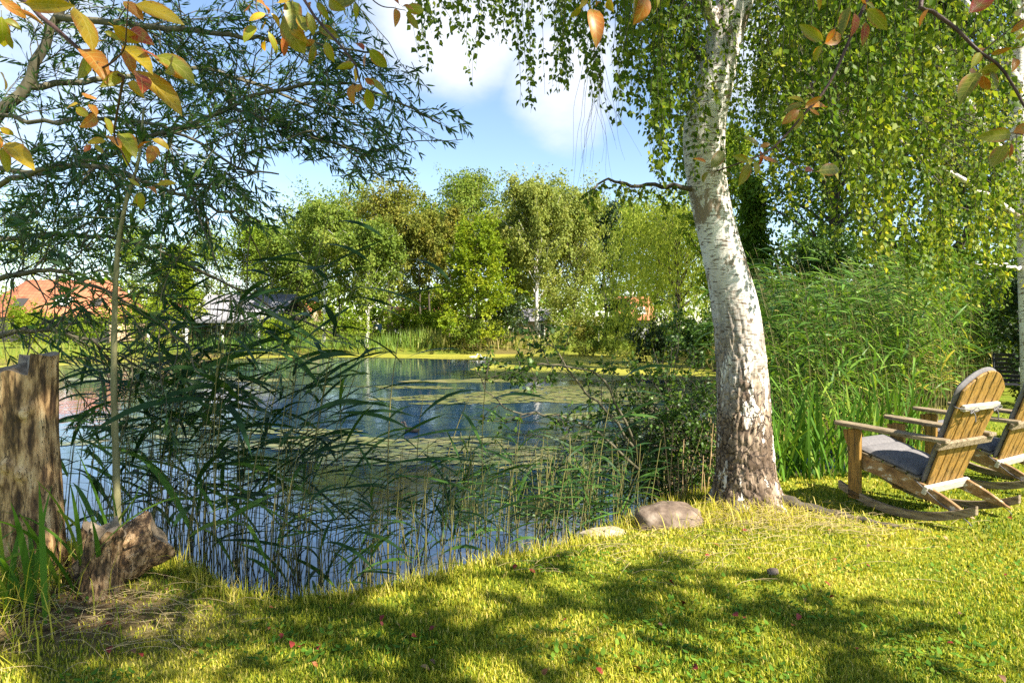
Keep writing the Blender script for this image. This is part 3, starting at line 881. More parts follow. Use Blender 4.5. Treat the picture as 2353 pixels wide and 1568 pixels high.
far_tree(1235, 51, 428, 72, 'weeping_birch', 'big grey green birch with arching top and pale trunk', 'leaf_grey', 'birch_white', seed=7, t0=.2, hang=1.1, droop=.45, n_limb=54, n_leaf=22, rad=.2)
far_tree(1335, 53, 452, 78, 'weeping_birch', 'big grey green birch with long trailing curtains', 'leaf_grey', 'bark_dark', seed=8, t0=.12, hang=1.3, droop=.55, n_limb=56, n_leaf=20, rad=.2, twig_len=.4)
far_tree(1395, 60, 500, 62, 'broadleaf_tree', 'dark green leafy tree above the white railing', 'leaf_dark', 'bark_dark', seed=9, t0=.2, profile='round', hang=.3, droop=.1, rad=.2)
far_tree(1455, 72, 462, 48, 'birch_tree', 'distant faint birch top behind the yellow weeping willow', 'leaf_grey', 'birch_white', seed=10, t0=.3, n_limb=30, n_leaf=12, hang=.7, size=.2)
far_tree(1545, 36, 505, 92, 'weeping_willow', 'bright yellow weeping willow trailing down to the pond', 'leaf_weep', 'bark_dark', seed=11, t0=.22, elev=35, hang=1.6, droop=.85, profile='birch', n_limb=44, n_twig=16, n_leaf=36, size=.22, twig_len=2.6, shape='needle', spread_=.012, rad=.25)
far_tree(592, 60, 572, 92, 'broadleaf_tree', 'rounded olive tree behind the grey gabled house', 'leaf_mid', 'bark_dark', seed=12, t0=.15, profile='round', hang=.3, droop=.12, rad=.2)
far_tree(395, 50, 560, 78, 'larch_tree', 'bright green feathery tree between the two left houses', 'leaf_maple', 'bark_dark', seed=13, t0=.08, profile='cone', elev=5, hang=.4, droop=.12, rad=.15, n_limb=50)
far_tree(470, 72, 575, 70, 'copper_tree', 'dull olive tree standing far behind the feathery green one', 'leaf_olive', 'bark_dark', seed=14, t0=.2, profile='round', hang=.3, droop=.1, n_limb=30, n_leaf=12, size=.24)
far_tree(300, 76, 585, 80, 'broadleaf_tree', 'mid green tree behind the right end of the orange hip roof', 'leaf_mid', 'bark_dark', seed=15, t0=.2, profile='round', hang=.3, droop=.1, n_limb=34, n_leaf=12, size=.24)
far_tree(60, 82, 600, 120, 'broadleaf_tree', 'wide mid green tree behind the ridge of the orange hip roof', 'leaf_olive', 'bark_dark', seed=16, t0=.15, profile='round', hang=.3, droop=.1, n_limb=36, n_leaf=12, size=.26)
far_tree(690, 66, 640, 40, 'broadleaf_tree', 'small bright tree behind the thin pale birch', 'leaf_mid', 'bark_dark', seed=17, t0=.15, profile='round', hang=.3, droop=.1, n_limb=24, n_leaf=12, size=.22)
far_tree(1150, 70, 590, 110, 'broadleaf_tree', 'deep green tree filling the gap behind the yellow maple', 'leaf_dark', 'bark_dark', seed=18, t0=.1, profile='round', hang=.3, droop=.1, n_limb=40, n_leaf=14, size=.26)
far_tree(920, 78, 620, 120, 'broadleaf_tree', 'shaded green tree behind the yellow brick house', 'leaf_dark', 'bark_dark', seed=19, t0=.1, profile='round', hang=.3, droop=.1, n_limb=40, n_leaf=14, size=.28)


far_tree(780, 62, 560, 130, 'broadleaf_tree', 'full green tree filling the gap behind the two pale birches', 'leaf_olive', 'bark_dark', seed=20, t0=.06, profile='round', hang=.3, droop=.1, size=.26)
far_tree(1270, 66, 520, 120, 'broadleaf_tree', 'full grey green tree behind the big birches', 'leaf_grey', 'bark_dark', seed=24, t0=.06, profile='round', hang=.3, droop=.1, size=.26)
far_tree(1500, 62, 540, 110, 'broadleaf_tree', 'full green tree behind the yellow weeping willow', 'leaf_mid', 'bark_dark', seed=25, t0=.06, profile='round', hang=.3, droop=.1, size=.26)

far_tree(1000, 60, 545, 110, 'broadleaf_tree', 'olive tree closing the gap between three thin trunks and the yellow maple', 'leaf_olive', 'bark_dark', seed=26, t0=.08, profile='round', hang=.5, droop=.2, size=.27, n_leaf=15)
far_tree(1180, 58, 560, 90, 'broadleaf_tree', 'grey green tree between the yellow maple and the big birch', 'leaf_grey', 'bark_dark', seed=27, t0=.08, profile='round', hang=.6, droop=.25, size=.27, n_leaf=15)
far_tree(680, 56, 590, 80, 'broadleaf_tree', 'olive tree at the corner of the grey gabled house', 'leaf_olive', 'bark_dark', seed=28, t0=.08, profile='round', hang=.5, droop=.2, size=.27, n_leaf=15)


def bush(px, Y, top_py, half_w, name, label, leaf, seed, size=.16, n=26, cat='bush', **kw):
    x = at(px, Y); z = gz(x, Y)
    H = CAMH + (755 - top_py) / FPX * Y - z
    a = dict(n_limb=n, n_twig=10, n_leaf=14, size=size, t0=.03, elev=30, droop=.1, profile='round', hang=.2, rad=.05, twig_len=.34, seed=seed, cat=cat)
    a.update(kw)
    return make_tree(name, label, (x, Y, z), H, half_w / FPX * Y, leaf, 'bark_dark', **a)


bush(925, 52, 742, 46, 'clipped_hedge', 'low clipped hedge before the yellow brick house', 'leaf_mid', 31, cat='hedge')
bush(1000, 52, 744, 42, 'clipped_hedge', 'low hedge behind the three thin birch trunks', 'leaf_mid', 32, cat='hedge')
bush(1165, 47.5, 705, 44, 'dark_shrub', 'dark evergreen shrub beside the yellow maple', 'leaf_dark', 33)
bush(1085, 46.8, 770, 60, 'waterside_shrub', 'olive shrub below the yellow maple at the water', 'leaf_olive', 34)
bush(1290, 50, 690, 54, 'tall_shrub', 'tall shaded shrub under the trailing birch', 'leaf_grey', 35)
bush(1345, 43, 752, 46, 'waterside_shrub', 'straw tinted shrub on the bank by the yellow willow', 'leaf_gold', 36)
bush(1420, 41, 752, 52, 'waterside_shrub', 'olive rounded shrub left of the yellow willow', 'leaf_olive', 37)
bush(1500, 34, 778, 52, 'dark_shrub', 'dark shrub under the yellow weeping willow', 'leaf_dark', 38)
bush(1600, 30, 760, 60, 'dark_shrub', 'dark shrub on the bank behind the birch trunk', 'leaf_shrub', 39)
bush(700, 46.5, 760, 42, 'waterside_shrub', 'yellow green shrub below the thin pale birch', 'leaf_olive', 40)
bush(795, 47, 755, 46, 'waterside_shrub', 'green shrub beside the leaning white trunk', 'leaf_mid', 41)
bush(630, 45, 752, 40, 'waterside_shrub', 'bright green bush in front of the gabled house veranda', 'leaf_maple', 42)
bush(330, 44, 735, 60, 'waterside_shrub', 'bright bush below the feathery green tree', 'leaf_maple', 43)
bush(60, 44, 742, 50, 'waterside_shrub', 'sunny yellow bush before the dark board fence', 'leaf_maple', 44)
bush(190, 43, 752, 50, 'waterside_shrub', 'green bush before the orange hip roof house', 'leaf_mid', 45)
bush(860, 60, 735, 40, 'garden_shrub', 'garden shrub at the corner of the yellow brick house', 'leaf_mid', 46)

bush(985, 58, 700, 55, 'garden_shrub', 'tall garden shrub screening the yellow brick house roof', 'leaf_mid', 47, size=.22)
bush(1425, 56, 695, 34, 'garden_shrub', 'garden shrub screening the red roofed house', 'leaf_dark', 48, size=.2)

# right-hand mass behind the reeds
far_tree(1735, 21, 360, 70, 'conifer_tree', 'dark feathery conifer just beyond the birch trunk', 'leaf_right', 'bark_dark', seed=51, t0=.06, profile='cone', elev=0, hang=.7, droop=.22, n_limb=60, n_twig=16, n_leaf=18, size=.11, rad=.16)
far_tree(1660, 27, 300, 80, 'broadleaf_tree', 'tall leafy tree half hidden by the birch trunk', 'leaf_mid', 'bark_dark', seed=52, t0=.12, profile='round', hang=.5, droop=.2, n_limb=50, n_twig=15, n_leaf=18, size=.14, rad=.2)
far_tree(1905, 19, -60, 190, 'hornbeam_tree', 'tall dense green tree behind the reed bed', 'leaf_right', 'bark_dark', seed=53, t0=.08, profile='round', hang=.6, droop=.22, n_limb=70, n_twig=18, n_leaf=20, size=.13, rad=.22)
far_tree(2180, 17, -200, 230, 'hornbeam_tree', 'broad shadowy green tree behind the rocking chairs', 'leaf_right', 'bark_dark', seed=54, t0=.06, profile='round', hang=.6, droop=.25, n_limb=76, n_twig=18, n_leaf=20, size=.125, rad=.25)
far_tree(2420, 15, -260, 230, 'ivy_clad_tree', 'dark ivy clad tree at the edge of the lawn', 'leaf_shrub', 'bark_dark', seed=55, t0=.05, profile='round', hang=.6, droop=.25, n_limb=60, n_twig=16, n_leaf=18, size=.13, rad=.3)
far_tree(2050, 26, -100, 260, 'broadleaf_tree', 'tall dark tree farthest back behind the reed bed', 'leaf_dark', 'bark_dark', seed=56, t0=.1, profile='round', hang=.4, droop=.15, n_limb=60, n_twig=16, n_leaf=16, size=.2, rad=.3)
bush(2290, 13.5, 690, 90, 'dark_shrub', 'dark leafy shrub behind the black slatted chair', 'leaf_dark', 57, size=.08, n=36, n_twig=15, n_leaf=18)
bush(2130, 15, 600, 80, 'leafy_shrub', 'mid green shrub at the back of the reed bed', 'leaf_right', 58, size=.09, n=36, n_twig=15, n_leaf=18)
bush(1880, 16, 560, 90, 'leafy_shrub', 'tall shrub behind the reed plumes', 'leaf_shrub', 59, size=.09, n=36, n_twig=15, n_leaf=18)
bush(2440, 11, 640, 110, 'dark_shrub', 'shaded shrub past the edge birch', 'leaf_dark', 60, size=.08, n=36, n_twig=15, n_leaf=18)
# the wood beyond the houses, one mass
rng = np.random.default_rng(77)
n = 16000
x = rng.uniform(-95, 75, n); y = rng.uniform(92, 104, n)
top = 4.5 + 4.5 * vnoise(x, x * 0, .09, 21) + 2.2 * vnoise(x, x * 0, .35, 22)
z = .5 + rng.uniform(0, 1, n) ** .8 * top
ax = unit(rnd_dirs(n, rng) + np.array([0, 0, -.3]))
A = Acc(); add_leaves(A, np.column_stack([x, y, z]), ax, rng.uniform(.5, 1.1, n), 'spray', np.clip(vnoise(x, z, .15, 23) + rng.normal(size=n) * .15, 0, 1), leaf_frames(ax, rng))
tag(link('distant_wood', A.mesh('distant_wood'), M['leaf_mid']), 'distant line of trees beyond the houses', 'wood', kind='stuff')


# tall hedge closing the garden behind the reed bed
def hedge(name, label, p0, p1, h, dpt, leaf, n, size, seed):
    r_ = np.random.default_rng(seed)
    root = empty(name, (p0[0], p0[1], 0)); tag(root, label, 'hedge')
    t = r_.uniform(0, 1, n); d_ = np.array(p1, float) - np.array(p0, float); nrm = unit(np.array([-d_[1], d_[0]]))
    off = r_.normal(size=n) * dpt
    xy = np.array(p0)[None] + t[:, None] * d_[None] + off[:, None] * nrm[None]
    top = h * (.75 + .5 * vnoise(xy[:, 0], xy[:, 1], .5, 31)) * np.clip(1 - (np.abs(off) / dpt / 2.6) ** 2, .3, 1)
    z = r_.uniform(0, 1, n) ** .8 * top
    ax = unit(rnd_dirs(n, r_) + np.array([0, 0, -.2]))
    A = Acc(); add_leaves(A, np.column_stack([xy, z]) - np.array([p0[0], p0[1], 0]), ax, size * r_.uniform(.6, 1.3, n), 'kite', np.clip(.5 * vnoise(xy[:, 0], z, 1.3, 32) + r_.uniform(0, .5, n), 0, 1), leaf_frames(ax, r_))
    link('foliage', A.mesh('foliage'), M[leaf], root)["kind"] = "stuff"
    A = Acc()
    for k in range(14):
        q_ = (d_ * (k + .5) / 14)
        tube(A, [(q_[0], q_[1], -.2), (q_[0] + .1, q_[1], h * .5), (q_[0], q_[1] + .1, h * .85)], [.05, .035, .01], 6)
    link('stems', A.mesh('stems', True), M['bark_dark'], root)


hedge('tall_hedge', 'tall dark leafy hedge closing the garden behind the black chair', (8.2, 16.5), (19, 14.5), 3.6, .8, 'leaf_right', 16000, .13, 91)
hedge('tall_hedge', 'overgrown green hedge behind the reed bed', (6.5, 21.5), (17, 19.5), 4.6, .9, 'leaf_right', 17000, .16, 92)
# ------------------------------------------------------------------ the near birch
BY = 5.0
bc = np.array([(1185, 1722, 215), (1160, 1719, 188), (1130, 1716, 160), (1050, 1711, 141), (900, 1706, 125), (800, 1698, 120), (700, 1686, 116), (600, 1664, 106),
               (500, 1640, 100), (400, 1622, 100), (300, 1618, 106), (200, 1638, 100), (100, 1661, 93), (0, 1688, 96), (-100, 1720, 84), (-300, 1770, 70), (-700, 1800, 50),
               (-1200, 1790, 30), (-1700, 1760, 10)], float)
birch = empty('birch_tree', (P(1718, 1165, BY)[0], BY, gz(1.72, BY)))
tag(birch, 'large leaning white birch trunk with cracked brown foot beside the boulder', 'tree')


def lk(name, me, mat, root):
    """child whose mesh is in world coordinates"""
    o = link(name, me, mat, root)
    o.matrix_parent_inverse = Matrix.Translation(root.location).inverted()
    return o


def bark_trunk(ctrl_p, ctrl_r, rings, sides, cork_top, cork_amp, seed, flare=0.0, roots=5):
    c = spline(np.column_stack([ctrl_p, ctrl_r]), rings)
    pts, rad = c[:, :3], c[:, 3]
    th = np.linspace(0, 2 * np.pi, sides, endpoint=False)
    V = np.empty((rings, sides, 3))
    z0 = pts[0, 2]
    for k in range(rings):
        tz = pts[k, 2]
        fade = 1 - smooth01(cork_top * .55, cork_top, tz)
        fl = flare * math.exp(-max(0, tz - z0 - .1) / .10)
        for i, t in enumerate(th):
            cx, cy = math.cos(t), math.sin(t)
            wp = Vector((cx * rad[k] * 8, cy * rad[k] * 8, tz * 5 + seed)); wv = mnoise.noise_vector(wp) * .55
            q = Vector((cx * rad[k] * 27 + seed, cy * rad[k] * 27, tz * 7.5)) + wv
            dd = mnoise.voronoi(q)[0]
            crack = min(1.0, max(0, dd[1] - dd[0] - .03) / .13)
            n1 = mnoise.noise(Vector((cx * 1.3, cy * 1.3, tz * 1.1 + seed)))
            n2 = mnoise.noise(Vector((cx * 5, cy * 5, tz * 9 + seed)))
            r = rad[k] * (1 + .06 * n1 + fl * (1 + .75 * math.sin(t * roots + 1.3)))
            n4 = mnoise.noise(Vector((cx * rad[k] * 60, cy * rad[k] * 60, tz * 30 + seed)))
            r += cork_amp * fade * (crack - .75 + .35 * n4) + .004 * n2 * (.35 + fade)
            V[k, i] = pts[k] + np.array([cx, cy, 0]) * r
    a = Acc()
    i = np.arange(sides); j = (i + 1) % sides
    Q = np.concatenate([np.stack([k * sides + i, k * sides + j, (k + 1) * sides + j, (k + 1) * sides + i], 1) for k in range(rings - 1)])
    a.add(V.reshape(-1, 3), None, Q)
    return a


bp = np.array([P(x, y, BY) for y, x, w in bc]); br = bc[:, 2] / 2 / FPX * BY * .90
lo = bp[:, 2] < 4.6
a = bark_trunk(bp[lo], br[lo], 380, 150, 1.7, .015, 3.1, flare=.16)
hi_p = spline(np.column_stack([bp[~lo], br[~lo]]), 14)
st = spline(np.column_stack([bp[lo], br[lo]]), 380)[-1:]
hi_p = np.concatenate([st, hi_p])
tube(a, hi_p[:, :3], hi_p[:, 3], 12)
lk('trunk', a.mesh('trunk', True), M['birch_near'], birch)

# root running out over the lawn
rt = spline([P(1765, 1145, 4.95), np.array([2.05, 4.86, .05]), np.array([2.30, 4.72, .02]), np.array([2.5, 4.55, .0]), np.array([2.72, 4.40, -.03])], 26)
rt[6:, 2] = ground_z(rt[6:, 0], rt[6:, 1]) + np.linspace(.012, -.008, 20)
a = Acc(); tube(a, rt, np.linspace(.055, .012, 26) + .006 * np.sin(np.arange(26) * 1.7), 8)
lk('root', a.mesh('root', True), M['bark_dark'], birch)
rt = spline([P(1690, 1150, 4.9), np.array([1.55, 4.72, .04]), np.array([1.42, 4.58, .0]), np.array([1.3, 4.5, -.03])], 14)
a = Acc(); tube(a, rt, np.linspace(.06, .015, 14), 8)
lk('root', a.mesh('root', True), M['bark_dark'], birch)

LIMBS = [([P(1655, 60, 5), P(1500, -150, 4.6), P(1250, -230, 4.3), P(1000, -200, 4.2), P(880, -120, 4.1)], .055),
         ([P(1675, 0, 5), P(1480, -300, 5.4), P(1200, -380, 5.8), P(950, -300, 6.0)], .05),
         ([P(1612, 440, 5), P(1545, 428, 4.95), P(1460, 425, 4.9), P(1390, 420, 4.85), P(1335, 452, 4.8)], .022),
         ([P(1690, 0, 5), P(1800, -250, 4.6), P(2000, -350, 4.4), P(2200, -300, 4.2)], .05),
         ([P(1640, 190, 5), P(1580, 90, 5.1), P(1560, -40, 5.3), P(1480, -200, 5.5)], .03),
         ([P(1650, 80, 5), P(1580, -100, 4.4), P(1430, -220, 3.9), P(1300, -190, 3.6)], .04),
         ([P(1710, -100, 5), P(1790, -220, 5.6), P(1930, -340, 6.2), P(2100, -300, 6.6)], .04),
         ([P(1700, 20, 5), P(1740, -60, 5.5), P(1820, -100, 6.0), P(1920, -60, 6.3)], .03)]
limb_pts = []
for c, r in LIMBS:
    pl = spline(c, 22)
    pl[2:-1] += RNG.normal(size=(19, 3)) * .012
    a = Acc(); tube(a, pl, np.linspace(r, r * .18, 22), 8)
    lk('limb', a.mesh('limb', True), M['bark_dark'] if r < .035 else M['birch_near'], birch)
    limb_pts.append(pl)
limb_all = np.concatenate(limb_pts)


def strands(xs, Ys, tips, tops, anchors, rng, K=14, sway=.05, step=.034, wind=.05):
    """hanging leafy twigs from (x, top) to (x, tip); returns twig paths, connector paths, leaf arrays"""
    N = len(xs)
    top = np.stack([at(xs, Ys), Ys, tops], 1)
    zt = CAMH - (tips - 755) / FPX * Ys
    L = np.maximum(top[:, 2] - zt, .08)
    t = np.linspace(0, 1, K)
    ph = rng.uniform(0, 6.28, (N, 2)); am = rng.normal(size=(N, 2)) * sway
    base_off = rng.normal(size=(N, 2)) * .12
    paths = np.empty((N, K, 3))
    for k in range(K):
        f = t[k]
        paths[:, k, 0] = top[:, 0] + base_off[:, 0] * (1 - (1 - f) ** 2) * .5 + am[:, 0] * np.sin(ph[:, 0] + f * 4) * f + wind * f * f
        paths[:, k, 1] = top[:, 1] + base_off[:, 1] * f * .5 + am[:, 1] * np.sin(ph[:, 1] + f * 4) * f
        paths[:, k, 2] = top[:, 2] - L * f
    d = ((top[:, None, :] - anchors[None]) ** 2).sum(-1)
    an = anchors[d.argmin(1)]
    u = np.linspace(0, 1, 6)[None, :, None]
    conn = an[:, None] * (1 - u) + top[:, None] * u
    conn[:, :, 2] += np.sin(np.linspace(0, np.pi, 6))[None] * .12 * np.linalg.norm(top - an, axis=1)[:, None]
    pos, tan = [], []
    for i in range(N):
        n = max(3, int(L[i] / step))
        f = np.sort(rng.uniform(.02, 1, n)) * (K - 1.001)
        ii = f.astype(int); fr_ = (f - ii)[:, None]
        pos.append(paths[i, ii] * (1 - fr_) + paths[i, ii + 1] * fr_); tan.append(unit(paths[i, ii + 1] - paths[i, ii]))
    return paths, conn, np.concatenate(pos), np.concatenate(tan)


def hang_leaves(root, groups, mat, twig_mat, rng, size=(.032, .054), want=300, twig_r=.0022, tint_hi=.9):
    tw, pos_all, ax_all = Acc(), [], []
    for paths, conn, pos, tan in groups:
        thin_tubes(tw, paths[:, ::2] if paths.shape[1] % 2 else paths[:, [0, 3, 6, 9, 11, 13]] if paths.shape[1] == 14 else paths, twig_r, .0009); thin_tubes(tw, conn, twig_r * 1.8, twig_r)
        pos_all.append(pos); ax_all.append(tan)
    pos = np.concatenate(pos_all); tan = np.concatenate(ax_all)
    side = rnd_dirs(len(pos), rng); side[:, 2] *= .4
    pos = pos + unit(side) * rng.uniform(.004, .022, len(pos))[:, None]
    ax = unit(tan * .45 + unit(side) * .8 + np.array([0, 0, -.55]))
    fr_ = leaf_frames(ax, rng)
    size = rng.uniform(size[0], size[1], len(pos))
    tint = np.clip(rng.beta(2, 2.4, len(pos)) * tint_hi + (vnoise(pos[:, 0] * 3, pos[:, 2] * 3, 1.0, 5) - .5) * .4, 0, 1)
    keep = single_leaves(root, pos, fr_, size, 'kite', tint, mat, want)
    la = Acc()
    add_leaves(la, pos[keep], None, size[keep], 'kite', tint[keep], tuple(f[keep] for f in fr_))
    lk('twigs', tw.mesh('twigs'), twig_mat, root)
    c = lk('crown', la.mesh('crown'), mat, root); c["kind"] = "stuff"


rng = np.random.default_rng(21)
BND = np.array([(955, 150), (985, 175), (1000, 100), (1060, 90), (1085, 120), (1105, 215), (1130, 110), (1170, 120), (1195, 300), (1225, 275), (1255, 180), (1300, 235), (1340, 150),
                (1390, 300), (1420, 310), (1450, 250), (1480, 330), (1510, 440), (1560, 430), (1600, 500), (1650, 380)], float)
xs = np.concatenate([rng.uniform(955, 1480, 150), rng.uniform(1440, 1640, 120)])
Ys = np.where(rng.uniform(size=len(xs)) < .6, rng.uniform(4.0, 5.2, len(xs)), rng.uniform(5.2, 6.6, len(xs)))
bnd = np.interp(xs, BND[:, 0], BND[:, 1])
tips = bnd - rng.exponential(95, len(xs)) * np.where(xs > 1450, 1.6, 1.0)
tops = CAMH + (755 + rng.uniform(60, 330, len(xs))) / FPX * Ys * .95
Ys = np.where((xs > 1570), rng.uniform(5.4, 6.8, len(xs)), Ys)
g1 = strands(xs, Ys, np.minimum(tips, bnd), tops, limb_all, rng, step=.024)
b3 = limb_pts[2]
i3 = rng.integers(4, 22, 26)
s3 = b3[i3]
px3, py3 = proj(s3)
g2 = strands(px3, s3[:, 1] + rng.normal(size=26) * .05, py3 + rng.uniform(15, 75, 26), s3[:, 2], b3, rng, K=8, sway=.03, step=.018)
xs = rng.uniform(1690, 2352, 130); Ys = rng.uniform(3.7, 5.8, 130)
Ys = np.where(xs < 1790, rng.uniform(5.5, 6.8, 130), Ys)
tips = np.interp(xs, [1690, 1800, 1950, 2050, 2352], [330, 380, 430, 380, 250]) - rng.exponential(130, 130)
tops = CAMH + (755 + rng.uniform(80, 330, 130)) / FPX * Ys * .95
g3 = strands(xs, Ys, tips, tops, limb_all, rng, step=.026)
xs = rng.uniform(1585, 1690, 26); Ys = rng.uniform(4.4, 4.75, 26)
xs[:18] = rng.uniform(1560, 1600, 18)
tips = 420 - rng.exponential(120, 26)
g4 = strands(xs, Ys, tips, CAMH + (755 + rng.uniform(50, 200, 26)) / FPX * Ys, limb_all, rng, step=.03)
xs = rng.uniform(1790, 2160, 60); Ys = rng.uniform(3.7, 4.7, 60)
tips = np.interp(xs, [1790, 1900, 2000, 2160], [250, 400, 450, 380]) - rng.exponential(140, 60)
g5 = strands(xs, Ys, tips, CAMH + (755 + rng.uniform(60, 330, 60)) / FPX * Ys, limb_all, rng, step=.024)
hang_leaves(birch, [g1, g2, g3, g4, g5], M['leaf_birch'], M['bark_dark'], rng)
# the dead leafless twigs beside the bright cloud
dt = grow(np.stack([at(rng.uniform(1340, 1380, 18), 4.9), rng.normal(4.9, .08, 18), rng.uniform(3.1, 3.5, 18)], 1), np.tile([0.05, 0, -1.], (18, 1)) + rng.normal(size=(18, 3)) * .16, rng.uniform(.4, 1.0, 18), 9, .3, .16, rng)
a = Acc(); thin_tubes(a, dt, .0016, .0006)
lk('dead_twigs', a.mesh('dead_twigs'), M['bark_cherry'], birch)
# upper crown, above the picture
cs = np.concatenate([spline([hi_p[k, :3], hi_p[k, :3] + np.array([math.cos(k * 2.4) * 1.0, math.sin(k * 2.4) * 1.0, .7]), hi_p[k, :3] + np.array([math.cos(k * 2.4) * 1.9, math.sin(k * 2.4) * 1.9, .9])], 10)[None] for k in range(1, 14)])
a = Acc()
for b in cs: tube(a, b, np.linspace(.035, .008, 10), 6, cap=False)
lk('upper_limbs', a.mesh('upper_limbs', True), M['bark_dark'], birch)
s, tg = spread(cs, 22, .3, 1, rng)
tw = grow(s, tg * .4 + rnd_dirs(len(s), rng), .8, 6, .5, .1, rng)
lp, lt = spread(tw, 11, .1, 1, rng)
ax = unit(lt + rnd_dirs(len(lp), rng) * .7 + np.array([0, 0, -.5]))
a = Acc(); add_leaves(a, lp, ax, rng.uniform(.05, .08, len(lp)), 'kite', rng.beta(2, 2, len(lp)), leaf_frames(ax, rng))
lk('crown', a.mesh('crown'), M['leaf_birch'], birch)["kind"] = "stuff"

# sun side of the crown, above the lawn
cs = []
for k in range(22):
    az = -1.05 + .8 * (k / 21) + rng.normal() * .15
    o_ = hi_p[1 + k % 6, :3]
    d_ = np.array([math.cos(az), math.sin(az), 0])
    R_ = rng.uniform(1.2, 3.6)
    cs.append(spline([o_, o_ + d_ * R_ * .5 + [0, 0, .25], o_ + d_ * R_ + [0, 0, -.5]], 12))
cs = np.stack(cs)
a = Acc()
for b in cs: tube(a, b, np.linspace(.035, .008, 12), 6, cap=False)
lk('sun_side_limbs', a.mesh('sun_side_limbs', True), M['bark_dark'], birch)
s, tg = spread(cs, 3, .3, 1, rng)
tw = grow(s, tg * .4 + rnd_dirs(len(s), rng) * .6 + [0, 0, -.3], rng.uniform(.2, .5, len(s)), 6, .5, .1, rng)
lp, lt = spread(tw, 40, .0, 1, rng)
pxx, pyy = proj(lp); okk = pyy < 20; lp, lt = lp[okk], lt[okk]
ax = unit(lt + rnd_dirs(len(lp), rng) * .7 + np.array([0, 0, -.5]))
a = Acc(); add_leaves(a, lp, ax, rng.uniform(.045, .07, len(lp)), 'kite', rng.beta(2, 2, len(lp)), leaf_frames(ax, rng))
lk('crown', a.mesh('crown'), M['leaf_birch'], birch)["kind"] = "stuff"

# ------------------------------------------------------------------ the birch at the edge of the lawn
EY = 8.0
ex = at(2368, EY)
edge = empty('birch_tree', (ex, EY, gz(ex, EY))); tag(edge, 'slim white birch behind the second rocking chair with weeping crown', 'tree')
ep = np.array([(ex, EY, -.1), (ex + .02, EY, .6), (ex - .02, EY, 1.6), (ex - .06, EY, 2.6), (ex - .10, EY + .05, 3.6), (ex - .05, EY + .1, 4.8), (ex + .1, EY + .1, 6.5), (ex + .1, EY, 9)])
a = bark_trunk(ep, np.array([.15, .12, .105, .1, .095, .08, .06, .02]), 150, 40, .6, .012, 7.7, flare=.2)
lk('trunk', a.mesh('trunk', True), M['birch_white'], edge)
ELIMB = [([P(2345, 420, 8), P(2290, 330, 7.9), P(2200, 200, 7.8), P(2130, 60, 7.7), P(2050, -150, 7.6)], .05),
         ([P(2345, 500, 8), P(2250, 440, 7.7), P(2120, 360, 7.4), P(1990, 280, 7.2), P(1880, 250, 7.0)], .04),
         ([P(2345, 200, 8), P(2250, 50, 8.3), P(2100, -120, 8.6), P(1950, -150, 8.8)], .05),
         ([P(2345, 100, 8), P(2300, -100, 7.3), P(2150, -250, 6.6), P(2000, -250, 6.2)], .05),
         ([P(2345, 620, 8), P(2300, 610, 7.8), P(2240, 605, 7.7)], .02),
         ([P(2350, 0, 8), P(2400, -200, 7.4), P(2420, -250, 6.6)], .05),
         ([P(2345, -200, 8), P(2100, -330, 8.4), P(1850, -250, 8.9), P(1760, -120, 9.1)], .05)]
el_pts = []
for c, r in ELIMB:
    pl = spline(c, 20); pl[2:-1] += RNG.normal(size=(17, 3)) * .015
    a = Acc(); tube(a, pl, np.linspace(r, r * .2, 20), 7)
    lk('limb', a.mesh('limb', True), M['birch_white'], edge)
    el_pts.append(pl)
rng = np.random.default_rng(22)
n = 430
ci = rng.integers(0, 80, n); cxs = rng.uniform(1740, 2420, 80); cys = rng.uniform(5.0, 9.0, 80); ctp = rng.uniform(0, 1, 80)
xs = cxs[ci] + rng.normal(size=n) * 13; Ys = cys[ci] + rng.normal(size=n) * .12
bnd = np.interp(xs, [1740, 1800, 1900, 2000, 2100, 2200, 2420], [460, 520, 560, 620, 680, 700, 720])
tips = bnd * (1 - .75 * np.clip(ctp[ci] + rng.normal(size=n) * .14, 0, 1) ** 1.2)
tops = np.maximum(CAMH + (755 - tips) / FPX * Ys + rng.uniform(.5, 1.6, n), CAMH + (755 - 420) / FPX * Ys)
gA = strands(xs, Ys, tips, tops, np.concatenate(el_pts), rng, step=.026)
hang_leaves(edge, [gA], M['leaf_birch'], M['bark_dark'], rng, want=300, size=(.034, .058), tint_hi=1.1)

